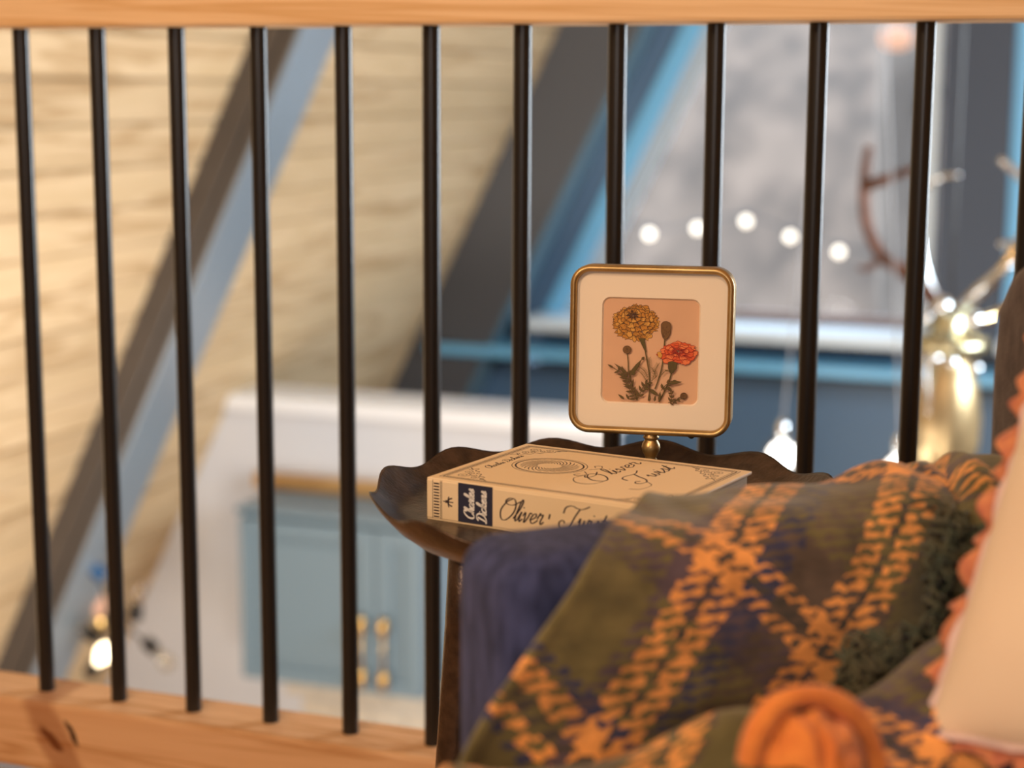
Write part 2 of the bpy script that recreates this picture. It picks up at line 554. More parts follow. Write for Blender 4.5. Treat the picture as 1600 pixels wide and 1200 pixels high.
door(cx0 + .003, xd - .003, atY(571, 980, YC)[0])
door(xd + .003, cx1 - .003, atY(606, 980, YC)[0])
bx0 = atY(405, 770, YW)[0]
bd = MB().box(bx0, cx1 + .25, YW - .05, YW - .002, cz1 + .03, cz1 + .085).build('pine_board', TRIMW, bevel=.003)
tag(bd, 'narrow pine board on the white wall along the back of the cabinet top', 'board')
# tiled backsplash under the cabinet
tb = empty('trim_4', (cx0, YW, cz0), kind='structure')
tl = MB().box(0, .146, -.010, 0, 0, .073)
TILE = mat('cream_tile_glaze', (.66, .60, .50), rough=.25)
t0 = None
for r_ in range(8):
    for c_ in range(int((xe - cx0 - .1) / .15)):
        if t0 is None:
            t0 = o = tl.build('tile', TILE, bevel=.003)
        else:
            o = t0.copy(); C.objects.link(o)
        o.parent = tb
        o.location = (c_ * .15 - (r_ % 2) * .075 + .08, -.001, -.08 * (r_ + 1) - .02)

# ------------------------------------------------------------------ outside
hill = MB()
HX = np.linspace(-26, 22, 60); HY = np.linspace(9.2, 60, 50)
rng = np.random.RandomState(3)
ph = rng.rand(12) * 6


def hz(x, y):
    return -3.6 + max(0, y - 10) * .62 + .35 * math.sin(x * .5 + ph[0]) + .3 * math.sin(y * .7 + x * .3 + ph[1]) + .12 * math.sin(x * 2.1 + ph[2]) * math.sin(y * 1.7)


hill.grid([[(x, y, hz(x, y)) for y in HY] for x in HX])
HM = mat('leaf_litter', (.058, .037, .025), rough=.95, noise=((2.6, 1.4, 1.4), (.135, .087, .060), 6))
tag(hill.build('hillside', HM, smooth=True), kind='structure')
BARK = mat('winter_bark', (.06, .042, .031), rough=.9, noise=((2, 2, .6), (.24, .18, .14), 4))
spots = []
for _ in range(4000):
    y = 12.8 + 24 * rng.rand() ** 1.1
    x = -.18 * y + (rng.rand() - .5) * (.75 * y + 2)
    if len(spots) < 30 and all(math.hypot(x - q[0], y - q[1]) > 2.3 for q in spots):
        spots.append((x, y))
for i, (x, y) in enumerate(spots):
    z = hz(x, y) - .3
    h = 9 + 4 * rng.rand(); r0 = .09 + .12 * rng.rand()
    t = MB()
    lean = (rng.rand(2) - .5) * .12
    P = [V(x + lean[0] * k + .05 * math.sin(k + i), y + lean[1] * k, z + k) for k in np.linspace(0, h, 7)]
    t.tube(P, list(np.linspace(r0, r0 * .35, 7)), 7)
    for b in range(16):
        k = .12 + .8 * rng.rand()
        q = P[0] + (P[-1] - P[0]) * k
        a = rng.rand() * 6.28; ln = .5 + .8 * rng.rand()
        d = V(math.cos(a), math.sin(a) * .8, .35 + .5 * rng.rand())
        t.tube([q, q + d * ln * .5 + V(0, 0, .05), q + d * ln + V(.1, 0, .3)], [r0 * .28, r0 * .18, .006], 5, caps=False)
    o = t.build('bare_tree', BARK, origin=(x, y, z))
    tag(o, 'bare grey winter tree on the wooded hillside outside the window', 'tree', 'bare trees on the hillside')

BULB = mat('warm_bulb_glow', (1, .8, .6), emit=(1, .74, .50), estr=1.9)
AMB = mat('amber_lamp_glow', (.08, .04, .02), emit=(1, .52, .33), estr=.85)
YS = 11.0
sp = [(1015, 366), (1090, 357), (1166, 346), (1235, 370), (1311, 394)]
sts = empty('string_lights', atY(1166, 346, YS), label='string of round warm bulbs strung outside the left window', cat='string lights')
cp = [(880, 300)] + [(x, y - 10) for x, y in sp] + [(1400, 400), (1480, 410)]
MB().tube(catmull([atY(x, y, YS) for x, y in cp], 6), .006, 6).build('cord', BLACKM, sts)
for x, y in sp:
    p = atY(x, y, YS)
    b = MB().lathe([(.004, -.030), (.018, -.026), (.028, -.012), (.031, 0), (.028, .012), (.016, .026), (.010, .034)], p, 14).build('bulb', BULB, sts, smooth=True)
    MB().lathe([(.012, .030), (.014, .034), (.014, .06), (.006, .068)], p, 10).build('socket', BLACKM, b)
p = atY(1400, 60, YS)
am = empty('hanging_lantern', p, label='amber glass lantern hanging outside high in the left window', cat='lantern')
MB().lathe([(.02, -.07), (.07, -.06), (.10, -.02), (.10, .03), (.06, .07), (.02, .08)], p, 16).build('shade', AMB, am, smooth=True)
MB().tube([p + V(0, 0, .075), p + V(0, 0, 1.5)], .004, 6).build('cord', BLACKM, am)

# ------------------------------------------------------------------ the railing
YR = 1.78380325
X0 = -1.26616750
SP = .105
ZT, ZB = EYE + .0666, EYE - .7486
rail = empty('stair_railing', (0, YR, ZB - .089), label='pine loft railing with slim black metal balusters', cat='railing')
RW = .089
xk = atY(88, 1150, YR - RW / 2)
xk2 = atY(118, 1140, YR - RW / 2)
knots = [(xk[0], 0, xk[2] - (ZB - .089), .020, .0065, .75, .98), (xk2[0], 0, xk2[2] - (ZB - .089), .016, .004, 1.0, .98), (xk[0] + .003, 0, xk[2] - (ZB - .089), .085, .022, 1.05, .55)]
RAILB = pine('rail_pine_knotty', (.66, .38, .20), (.74, .46, .26), (.54, .28, .12), scale=(1.2, 24, 24), rough=.5, knot=knots)
MB().box(X0 - 1.0, X0 + 19 * SP, YR - RW / 2, YR + RW / 2, ZT, ZT + .089).build('top_rail', RAILW, rail, bevel=.004)
MB().box(X0 - 1.0, X0 + 19 * SP, YR - RW / 2, YR + RW / 2, ZB - .089, ZB).build('bottom_rail', RAILB, rail, bevel=.005)
xi = X0 + 19 * SP
MB().box(xi, xi + .089, YR - RW / 2, YR + RW / 2, 0, ZT + .13).build('end_post', RAILW, rail, bevel=.004)
MB().box(X0 - 1.089, X0 - 1.0, YR - RW / 2, YR + RW / 2, 0, ZT + .13).build('end_post', RAILW, rail, bevel=.004)
bal = MB().tube([(0, 0, ZB - (ZB - .089) - .006), (0, 0, ZT - (ZB - .089) + .006)], .0098, 20)
bal0 = None
for i in range(-9, 19):
    x = X0 + i * SP
    if bal0 is None:
        bal0 = o = bal.build('baluster', BLACKM, smooth=True)
        md = o.modifiers.new('edge', 'EDGE_SPLIT')
    else:
        o = bal0.copy(); C.objects.link(o)
    o.parent = rail
    o.location = (x, 0, 0)

# ------------------------------------------------------------------ side table with a scalloped tray top
TCX, TCY, TZ = -.392, 1.302, EYE - .334      # plate surface height
RT = .186
BRONZE = mat('hammered_bronze', (.040, .024, .017), rough=.29, metal=.5, spec=.6, noise=((70, 70, 70), (.090, .055, .037), 5), bump=((260, 260, 260), .35, .0012))
table = empty('side_table', (TCX, TCY, 0), label='dark bronze side table with a scalloped tray top', cat='table')
NA = 144
rows = []
for r_, top in ([(0, 1), (.5, 1), (.80, 1), (.88, 1), (.93, 1), (.965, 1), (.99, 1), (1.0, 1), (.997, 0), (.975, 0), (.93, 0), (.85, 0), (.5, 0), (0, 0)]):
    row = []
    for k in range(NA):
        a = 2 * math.pi * k / NA
        w = math.cos(12 * (a - math.radians(2)))
        e = max(0, (r_ - .78) / .22)
        rr = RT * r_ * (1 + .014 * w * e)
        z = TZ + .021 * e ** 2 + .0042 * w * e ** 1.5
        if not top:
            z = TZ + .021 * e ** 2 + .0042 * w * e ** 1.5 - (.004 + .012 * (1 - e))
            if r_ == .997: z = TZ + .021 + .0042 * w - .003
        row.append((TCX + rr * math.cos(a), TCY + rr * math.sin(a), z))
    rows.append(row)
g = MB()
n = len(g.v)
for row in rows: g.v += row
for i in range(len(rows) - 1):
    for k in range(NA):
        g.f.append((i * NA + k, (i + 1) * NA + k, (i + 1) * NA + (k + 1) % NA, i * NA + (k + 1) % NA)); g.m.append(0)
g.build('tray_top', BRONZE, table, smooth=True)
for ang in (198, 318, 78):
    a = math.radians(ang)
    d = V(math.cos(a), math.sin(a), 0)
    c = V(TCX, TCY, 0)
    P = [c + d * (.105 + (.045 * (1 - t))) + V(0, 0, t * (TZ - .012)) for t in (1, .85, .6, .3, .06, 0)]
    MB().tube(P, [.019, .0165, .0145, .013, .0115, .013], 16).build('leg', BRONZE, table, smooth=True)
c = V(TCX, TCY, 0)
MB().lathe([(.10, -.008), (.13, -.004), (.13, 0), (.02, 0)], (TCX, TCY, TZ - .012), 32).build('mounting_plate', BRONZE, table)

# ------------------------------------------------------------------ the book
BT = EYE - .30
fl_, bl_, br_ = atZ(667, 745, BT), atZ(800, 690, BT), atZ(1150, 733, BT)
BY = (br_ - bl_); BL = np.linalg.norm(BY); BY = BY / BL      # along the spine, head -> foot
BX = V(-BY[1], BY[0], 0)                                     # spine -> fore edge
if BX @ (bl_ - fl_) < 0: BX = -BX
BWd = (bl_ - fl_) @ BX
bo = fl_ - V(0, 0, .034)
BH = .034
CREAM = mat('cream_book_cloth', (.82, .64, .42), rough=.6, bump=((900, 900, 900), .12, .0004))
INK = mat('black_brown_ink', (.035, .022, .03), rough=.6)
NAVYI = mat('navy_label_paper', (.020, .022, .05), rough=.55)
PAGES = mat('page_edges', (.72, .60, .44), rough=.8, noise=((20, 20, 1600), (.60, .48, .33), 1))
book = empty('hardcover_book', bo, label='thick cream hardcover novel lying on the tray table in front of the picture frame', cat='book')
th = .0028
MB().obox(bo, BY * BL, BX * BWd, V(0, 0, th)).build('back_cover', CREAM, book, bevel=.0008)
MB().obox(bo + V(0, 0, BH - th), BY * BL, BX * BWd, V(0, 0, th)).build('front_cover', CREAM, book, bevel=.0009)
MB().obox(bo + V(0, 0, th * .5) - BX * .0005, BY * BL, BX * .0028, V(0, 0, BH - th)).build('spine', CREAM, book, bevel=.0011)
MB().obox(bo + V(0, 0, th) + BX * .0025 + BY * .003, BY * (BL - .006), BX * (BWd - .006), V(0, 0, BH - 2 * th)).build('page_block', PAGES, book)

# a small pen-stroke alphabet: lists of strokes, x-height 1
GL = {
 'a': (1.0, [[(.75, .85), (.45, 1), (.15, .75), (.05, .35), (.25, 0), (.5, .15), (.72, .6), (.78, .95), (.7, .3), (.85, 0), (1.1, .25)]]),
 'c': (.8, [[(.65, .8), (.5, 1), (.2, .8), (.08, .4), (.3, 0), (.6, .1), (.85, .35)]]),
 'e': (.8, [[(0, .3), (.35, .45), (.6, .75), (.45, 1), (.2, .8), (.1, .35), (.35, 0), (.65, .12), (.9, .4)]]),
 'h': (.95, [[(0, .2), (.35, 1.1), (.55, 1.9), (.42, 2.2), (.28, 1.8), (.2, .9), (.15, 0)], [(.17, .3), (.4, .85), (.62, 1), (.7, .7), (.65, .2), (.8, 0), (1.0, .25)]]),
 'i': (.45, [[(0, .3), (.2, 1), (.15, .4), (.25, 0), (.5, .3)], [(.26, 1.4), (.3, 1.5)]]),
 'k': (.9, [[(0, .2), (.35, 1.1), (.55, 1.9), (.42, 2.2), (.28, 1.8), (.2, .9), (.15, 0)], [(.18, .4), (.5, .95), (.65, .8), (.25, .5), (.5, .3), (.65, 0), (.95, .25)]]),
 'l': (.5, [[(0, .2), (.35, 1.1), (.5, 1.9), (.38, 2.2), (.25, 1.8), (.18, .6), (.3, 0), (.55, .3)]]),
 'n': (.95, [[(0, .6), (.15, 1), (.2, .6), (.15, 0)], [(.17, .4), (.4, .9), (.6, 1), (.68, .7), (.62, .2), (.78, 0), (1, .25)]]),
 'r': (.7, [[(0, .5), (.15, 1.1), (.22, .9), (.45, 1.0), (.5, .85), (.42, .3), (.55, 0), (.8, .3)]]),
 's': (.7, [[(0, .2), (.3, .7), (.4, 1.1), (.5, .7), (.52, .2), (.3, 0), (.1, .12)], [(.45, .05), (.8, .3)]]),
 't': (.55, [[(0, .3), (.25, 1.0), (.4, 1.7), (.28, 1.0), (.2, .3), (.35, 0), (.6, .3)], [(.05, 1.15), (.55, 1.2)]]),
 'v': (.85, [[(0, .6), (.15, 1), (.25, .7), (.3, .1), (.38, 0), (.6, .5), (.7, 1), (.95, .9)]]),
 'w': (1.15, [[(0, .6), (.15, 1), (.2, .4), (.35, 0), (.55, .4), (.6, .9), (.6, .3), (.78, 0), (1.0, .5), (1.05, 1), (1.25, .9)]]),
 'C': (1.2, [[(1.15, 1.6), (1.15, 2.1), (.8, 2.2), (.3, 1.7), (.1, .9), (.35, .1), (.8, 0), (1.25, .5)]]),
 'D': (1.5, [[(.6, 1.9), (.5, 1.2), (.38, .3), (.1, .1), (.3, -.05), (.8, .05), (1.35, .6), (1.4, 1.5), (.9, 2.1), (.3, 2.1), (0, 1.7)]]),
 'O': (1.7, [[(.9, 2.15), (.4, 1.8), (.05, .95), (.35, .1), (.9, -.05), (1.45, .6), (1.55, 1.4), (1.2, 2.1), (.6, 2.2), (.25, 1.9), (.5, 1.6), (1.2, 1.55), (1.9, 2.0)]]),
 'T': (1.25, [[(-.6, 1.3), (-.55, 1.9), (0, 2.15), (.7, 1.95), (1.3, 1.95), (1.9, 2.3)], [(1.0, 1.95), (.75, 1.2), (.55, .3), (.1, -.15), (-.5, -.05), (-.7, .35), (-.4, .6), (-.1, .35)]]),
 ' ': (.6, []),
}


def ribbon(mb, pts, w, to3, mi=0, flat=True, lay=0):
    """flat pen stroke: pts 2-D, w width (thicker on steep strokes), to3 maps 2-D and layer to 3-D"""
    P = [np.array(p, float) for p in pts]
    ls, rs = [], []
    for i, p in enumerate(P):
        t = P[min(i + 1, len(P) - 1)] - P[max(i - 1, 0)]
        nrm = np.linalg.norm(t)
        t = t / nrm if nrm > 1e-9 else V(1, 0)
        q = V(-t[1], t[0])
        ww = w * ((.45 + .75 * abs(t[1])) if flat else 1.) / 2
        if not flat:
            s_ = i / max(1, len(P) - 1)
        ls.append(to3(p + q * ww, lay)); rs.append(to3(p - q * ww, lay))
    n = len(mb.v)
    mb.v += [tuple(x) for x in ls] + [tuple(x) for x in rs]
    k = len(P)
    for i in range(k - 1):
        mb.f.append((n + i, n + i + 1, n + k + i + 1, n + k + i)); mb.m.append(mi)


def script(mb, text, x, y, size, w, to3, shear=.38, bold=1., mi=0, xs=1.):
    """text starts at x, y; size = x-height"""
    for ch in text:
        adv, st = GL[ch]
        for s_ in st:
            q = catmull([(x + (px * xs + shear * py) * size, y + py * size) for px, py in s_], 6)
            ribbon(mb, q, w * bold, to3, mi)
        x += adv * size * xs
    return x


# cover drawing: u to the fore edge, v from head to foot; text runs along u
def cov(p, lay=0):
    return bo + V(0, 0, BH + .00008 + lay * .00003) + BX * p[0] + BY * (BL - p[1])


# here p = (u, height above the foot of the cover)
cv = MB()
mg = .007
for k, ww in ((0, .0006), (.0022, .0011), (.0044, .0005)):
    a = mg + k
    cs = [(a, a), (BWd - a, a), (BWd - a, BL - a), (a, BL - a)]
    for i in range(4):
        ribbon(cv, [cs[i], cs[(i + 1) % 4]], ww, cov, flat=False)
# corner ornaments: nested scrolls behind a wavy line
for sx_, sy_ in ((0, 0), (1, 0), (0, 1), (1, 1)):
    def co(p):
        x, y = p[0] + .0128, p[1] + .0128
        return (x if not sx_ else BWd - x, y if not sy_ else BL - y)
    ribbon(cv, catmull([co(p) for p in [(.034, -.001), (.030, .003), (.033, .007), (.026, .008), (.024, .013), (.018, .014), (.017, .019), (.011, .021), (.009, .027), (.004, .026), (.001, .031), (-.001, .034)]], 5), .0009, cov)
    for (cx_, cy_, rr, tn) in ((.008, .008, .006, 2.2), (.020, .005, .0042, 1.8), (.005, .020, .0042, 1.8), (.016, .010, .003, 1.5), (.010, .016, .003, 1.5), (.0275, .0025, .0022, 1.3), (.0025, .0275, .0022, 1.3)):
        q = [co((cx_ + rr * (1 - t) * math.cos(6.28 * tn * t), cy_ + rr * (1 - t) * math.sin(6.28 * tn * t))) for t in np.linspace(0, .9, 26)]
        ribbon(cv, q, .00055, cov, flat=False)
script(cv, 'Charles Dickens', .052, BL - .0255, .0034, .0008, cov, xs=1.3)
# oval flourish medallion in the middle of the cover
mcx, mcy = .086, .147
for rx, ry, ww in ((.029, .031, .0006), (.026, .028, .0014)):
    ribbon(cv, [(mcx + rx * math.cos(a), mcy + ry * math.sin(a)) for a in np.linspace(0, 6.30, 60)], ww, cov, flat=False)
rs_ = random.Random(5)
for k in range(26):
    a = k / 26 * 6.28
    ca, sa = math.cos(a), math.sin(a)
    q = [(mcx + (.009 + .0125 * t) * math.cos(a + .9 * t), mcy + (.010 + .0145 * t) * math.sin(a + .9 * t)) for t in np.linspace(0, 1, 8)]
    ribbon(cv, q, .0008, cov, flat=False)
for sg in (-1, 1):
    ribbon(cv, catmull([(mcx + sg * .004, mcy - .034), (mcx + sg * .012, mcy - .040), (mcx + sg * .020, mcy - .037), (mcx + sg * .018, mcy - .032), (mcx + sg * .013, mcy - .035)], 6), .0009, cov)
script(cv, 'O', .054, .084, .0098, .0015, cov, xs=1.3)
script(cv, 'liver', .084, .088, .0082, .0015, cov, xs=1.85)
ribbon(cv, catmull([(.072, .1055), (.058, .109), (.045, .101), (.044, .090), (.053, .084), (.066, .084)], 8), .0010, cov)
script(cv, 'T', .074, .056, .0100, .0016, cov, xs=1.3)
script(cv, 'wist', .092, .057, .0082, .0015, cov, xs=1.75)
ribbon(cv, catmull([(.076, .055), (.066, .046), (.050, .047), (.046, .055)], 8), .0009, cov)
cv.build('cover_print', INK, book)


# spine drawing: s along the spine from the head, t up the spine
def spn(p, lay=0):
    return bo - BX * (.0005 + .00012 + lay * .00005) + BY * p[0] + V(0, 0, p[1])


sv = MB()
for k in range(12):
    zz = .0035 + k * .0024
    ribbon(sv, [(.0068, zz), (.0118, zz)], .0011, spn, flat=False)
for xx in (.0058, .0130, .0142):
    ribbon(sv, [(xx, .002), (xx, .0325)], .00045, spn, flat=False)
for q in ([(.0155, .0165), (.0175, .0165)], [(.0175, .0165), (.0190, .0166), (.0210, .0165)], [(.0210, .0165), (.0248, .0165)]):
    ribbon(sv, q, .0022 if q[0][0] == .0175 else .0008, spn, flat=False)
for sg in (-1, 1):
    for (dx, dz, w_) in ((.0038, .0032, .0011), (.0010, .0042, .0009), (.0005, .0026, .0012)):
        ribbon(sv, catmull([(.0200, .0165 + sg * .0006), (.0200 + dx * .3, .0165 + sg * dz * .7), (.0200 + dx, .0165 + sg * dz)], 4), w_, spn, flat=False)
script(sv, 'Oliver', .0650, .0093, .0078, .0011, spn)
script(sv, 'Twist', .1235, .0105, .0078, .0011, spn)
ribbon(sv, [(.1100, .0145), (.1112, .0185)], .0014, spn, flat=False)
tag(sv.build('spine_print', INK, book), kind='stuff')
lb = MB()
n = len(lb.v)
lb.v += [tuple(spn(p)) for p in ((.0293, .0022), (.0606, .0022), (.0606, .0330), (.0293, .0330))]
lb.f.append((0, 1, 2, 3)); lb.m.append(0)
lb.build('spine_label', NAVYI, book)


def spr(p, lay=0):                                # text turned a quarter: reads up the spine
    return spn((-p[1], p[0]), 1)


sl_ = MB()
script(sl_, 'Charles', .0050, -.0438, .0041, .0012, spr, shear=.25)
script(sl_, 'Dickens', .0035, -.0550, .0041, .0012, spr, shear=.25)
sl_.build('spine_lettering', mat('silver_white_foil', (.85, .82, .80), rough=.5), book)

# ------------------------------------------------------------------ picture frame on a turned brass stand
FD = 1.485                                   # depth along the view
fc = ORG + ray(1017, 548) * FD               # centre of the face
ang = math.radians(12)
nx = R * math.cos(ang) - V(F[0], F[1], 0) / np.linalg.norm(F[:2]) * math.sin(ang)
nx[2] = 0; nx /= np.linalg.norm(nx)          # picture's horizontal
ny = V(nx[1], -nx[0], 0)                     # towards the viewer
if ny @ F > 0: ny = -ny
nz = V(0, 0, 1)
tilt = math.radians(2)
nz = nz * math.cos(tilt) - ny * math.sin(tilt)
ny = np.cross(nx, nz); ny = ny if ny @ F < 0 else -ny
HALF = .0695
u1 = .140 / 895                              # one pixel of the enlarged view


def fp(x, z, d=0):
    return fc + nx * x + nz * z + ny * d


def zp(zx, zy):                              # enlarged-view pixel -> picture coordinates
    return V((zx - 548) * u1, -(zy - 553) * u1 * .985)


def rrect(h, r, n=8, hz_=None):
    hz_ = hz_ or h
    P = []
    for sx_, sz_, a0 in ((1, 1, 0), (-1, 1, 90), (-1, -1, 180), (1, -1, 270)):
        for k in range(n + 1):
            a = math.radians(a0 + 90 * k / n)
            P.append(((h - r) * sx_ + r * math.cos(a), (hz_ - r) * sz_ + r * math.sin(a)))
    return P


FB = atZ(1020, 712, TZ)
pf = empty('picture_frame', (fc[0], fc[1], TZ), label='brass picture frame on a stand with a botanical print of marigolds', cat='picture frame')
AGED = mat('aged_brass', (.54, .37, .17), rough=.36, metal=.9, noise=((25, 25, 25), (.36, .23, .09), 4), bump=((300, 300, 300), .15, .0006))
HZ = HALF * 1.035
ring = MB()
sec = [(.0, -.015), (.0, .0035), (-.0012, .006), (-.0035, .0068), (-.0052, .005), (-.0058, .002), (-.0058, -.002), (-.0058, -.015)]
P = []
for (off, d) in sec:
    P.append([fp(x, z, d) for x, z in rrect(HALF + off, .0175 + off, 10, HZ + off)])
n = len(P[0])
base = 0
for row in P: ring.v += [tuple(q) for q in row]
for i in range(len(sec)):
    i2 = (i + 1) % len(sec)
    for k in range(n):
        ring.f.append((i * n + k, i * n + (k + 1) % n, i2 * n + (k + 1) % n, i2 * n + k)); ring.m.append(0)
ring.build('frame_ring', AGED, pf, smooth=True)
MB().prism([fp(x, z, -.012) for x, z in rrect(HALF - .002, .0155, 8, HZ - .002)], -ny * .004).build('back_board', BLACKM, pf)
# mat board with bevelled window
pc = V(*((zp(285, 270) + zp(805, 845)) / 2)); ph_ = V(*(zp(805, 845) - zp(285, 270))) / 2
wx, wz = abs(ph_[0]), abs(ph_[1])
MATB = mat('cream_mat_board', (.88, .76, .63), rough=.75)
mb_ = MB()
o_ = rrect(HALF - .004, .0135, 8, HZ - .004)
i1 = [(pc[0] + x, pc[1] + z) for x, z in rrect(wx + .0012, .0072, 8, wz + .0012)]
i2_ = [(pc[0] + x, pc[1] + z) for x, z in rrect(wx, .006, 8, wz)]
n = len(o_)
mb_.v += [tuple(fp(x, z, .0005)) for x, z in o_] + [tuple(fp(x, z, .0005)) for x, z in i1] + [tuple(fp(x, z, -.0015)) for x, z in i2_] 
for k in range(n):
    k2 = (k + 1) % n
    mb_.f += [(k, k2, n + k2, n + k), (n + k, n + k2, 2 * n + k2, 2 * n + k)]; mb_.m += [0, 0]
mb_.build('mat_board', MATB, pf)
prt = MB()
prt.v += [tuple(fp(x, z, -.0015)) for x, z in rrect(HALF - .008, .004, 4)]
prt.f.append(tuple(range(len(prt.v)))); prt.m.append(0)
PAPER = mat('aged_print_paper', (.68, .40, .25), rough=.8, noise=((30, 30, 30), (.72, .43, .27), 3))
pp = prt.build('print_paper', PAPER, pf)

# the marigold print: flat ink shapes on the paper
INKS = [mat('ink_gold', (.52, .22, .035), rough=.8), mat('ink_dark_brown', (.07, .028, .012), rough=.8), mat('ink_orange_red', (.68, .10, .03), rough=.8),
        mat('ink_olive', (.10, .075, .022), rough=.8), mat('ink_light_gold', (.66, .33, .07), rough=.8), mat('ink_deep_red', (.30, .02, .01), rough=.8), mat('ink_bud_brown', (.17, .085, .03), rough=.8), mat('ink_salmon', (.80, .20, .07), rough=.8)]
dr = MB()
layer = [0]


def pt(p):
    q = zp(*p)
    return fp(q[0], q[1], -.0015 + .00006 + layer[0] * .0000035)


def poly(pts, mi, outline=None, w=1.6):
    layer[0] += 1
    n = len(dr.v)
    c_ = sum(np.array(p, float) for p in pts) / len(pts)
    dr.v.append(tuple(pt(c_)))
    dr.v += [tuple(pt(p)) for p in pts]
    k = len(pts)
    for i in range(k):
        dr.f.append((n, n + 1 + i, n + 1 + (i + 1) % k)); dr.m.append(mi)
    if outline is not None:
        line(list(pts) + [pts[0]], w, outline)


def line(pts, w, mi, taper=False):
    layer[0] += 1
    P = [np.array(p, float) for p in pts]
    n = len(dr.v)
    k = len(P)
    L_, R_ = [], []
    for i, p in enumerate(P):
        t = P[min(i + 1, k - 1)] - P[max(i - 1, 0)]
        t /= np.linalg.norm(t) + 1e-9
        q = V(-t[1], t[0]) * w / 2 * ((1 - .8 * i / (k - 1)) if taper else 1)
        L_.append(tuple(pt(p + q))); R_.append(tuple(pt(p - q)))
    dr.v += L_ + R_
    for i in range(k - 1):
        dr.f.append((n + i, n + i + 1, n + k + i + 1, n + k + i)); dr.m.append(mi)


rp_ = random.Random(11)


def petal(cx, cy, a, r0, r1, wd, mi, oi, ex, ey, lines=3):
    """ruffled petal from radius r0 to r1 at angle a"""
    def q(r, s_):
        b = a + s_
        return (cx + r * math.cos(b) * ex, cy + r * math.sin(b) * ey)
    jag = [rp_.uniform(.9, 1.06) for _ in range(5)]
    pts = [q(r0, -wd * .25), q((r0 + r1) / 2, -wd * .75), q(r1 * .92, -wd)] + [q(r1 * jag[k], wd * (-.66 + .33 * k)) for k in range(5)] + [q(r1 * .92, wd), q((r0 + r1) / 2, wd * .75), q(r0, wd * .25)]
    poly(pts, mi, oi, 2.9)
    for k in range(lines):
        s_ = wd * (-.5 + k / max(1, lines - 1))
        line([q(r0 + (r1 - r0) * .15, s_ * .4), q(r0 + (r1 - r0) * rp_.uniform(.5, .8), s_)], 1.9, oi)


# big golden flower
for ring_, (r0, r1, cnt, wd) in enumerate(((60, 106, 21, .21), (46, 90, 18, .24), (30, 74, 15, .28), (18, 58, 12, .33), (6, 40, 9, .4))):
    for k in range(cnt):
        a = 6.283 * (k + .5 * (ring_ % 2)) / cnt + rp_.uniform(-.08, .08)
        petal(462 - ring_ * 4, 406 - ring_ * 11, a, r0, r1 * rp_.uniform(.93, 1.06), wd, 0 if (k + ring_) % 3 else 4, 1, 1.20, .96)
for k in range(40):
    a = rp_.uniform(0, 6.28); r_ = 34 * rp_.random() ** .6
    x, y = 438 + r_ * math.cos(a) * 1.2, 352 + r_ * math.sin(a) * .75
    line([(x, y), (x + rp_.uniform(-7, 7), y + rp_.uniform(-10, 4))], 3, 1)


# stems
def stem_(pts, w, taper=False, mi=3):
    q = catmull(pts, 6)
    line(q, w, mi, taper)
    line([(p[0] - w * .2, p[1]) for p in q], w * .22, 6)


poly([(480, 486), (512, 486), (524, 560), (518, 562)], 3, 1)
stem_([(515, 545), (530, 620), (544, 700), (546, 770), (540, 832)], 7)
stem_([(622, 485), (618, 560), (610, 640), (590, 720), (575, 765)], 7)
stem_([(664, 668), (650, 720), (625, 780), (598, 836)], 8)
stem_([(419, 570), (425, 620), (430, 680), (455, 760), (480, 830)], 6)
stem_([(722, 800), (700, 815), (675, 840)], 6)
# buds
poly([(600, 405), (612, 391), (630, 388), (648, 395), (656, 415), (652, 455), (640, 478), (626, 492), (612, 480), (602, 450)], 6, 1, 2.5)
for k in range(26):
    x, y = 606 + rp_.random() * 42, 398 + rp_.random() * 75
    line([(x, y), (x + 2, y + 7)], 2.4, 1)
for (bx, by, br) in ((418, 552, 23), (733, 797, 19)):
    poly([(bx + br * math.cos(t), by + br * .95 * math.sin(t)) for t in np.linspace(0, 6.28, 13)[:-1]], 6, 1, 2.5)
    for k in range(14):
        a = rp_.random() * 6.28; r_ = br * .8 * rp_.random()
        line([(bx + r_ * math.cos(a), by + r_ * math.sin(a)), (bx + r_ * math.cos(a) + 3, by + r_ * math.sin(a) - 4)], 2.5, 1)
# red flower
for ring_, (r0, r1, cnt, wd) in enumerate(((20, 78, 11, .30), (14, 62, 9, .34), (8, 40, 7, .4))):
    for k in range(cnt):
        a = 6.283 * (k + .5 * (ring_ % 2)) / cnt + rp_.uniform(-.12, .12)
        petal(697, 560 - ring_ * 5, a, r0, r1 * rp_.uniform(.9, 1.15), wd, 2 if (k + ring_) % 2 else 7, 5, 1.32, .78, 4)
for k in range(18):
    a = rp_.random() * 6.28; r_ = 20 * rp_.random()
    x, y = 694 + r_ * 1.2 * math.cos(a), 565 + r_ * .7 * math.sin(a)
    line([(x, y), (x + 5, y - 6)], 4, 5)
poly([(583, 560), (600, 555), (612, 575), (606, 590), (590, 588)], 4, 1)
poly([(644, 612), (668, 606), (692, 614), (690, 645), (672, 672), (656, 672), (645, 645)], 3, 1, 2.5)
for x in (655, 665, 675): line([(x, 615), (x + 1, 665)], 2, 1)


def leaf(x0, y0, x1, y1, w, mi=3):
    p0, p1 = V(x0, y0), V(x1, y1)
    d = p1 - p0; q = V(-d[1], d[0]) / (np.linalg.norm(d) + 1e-9) * w
    poly([p0, p0 + d * .3 + q, p0 + d * .65 + q * .75, p1, p0 + d * .65 - q * .65, p0 + d * .3 - q * .8], mi, 1, 1.6)
    line([p0, p1], 1.6, 6)


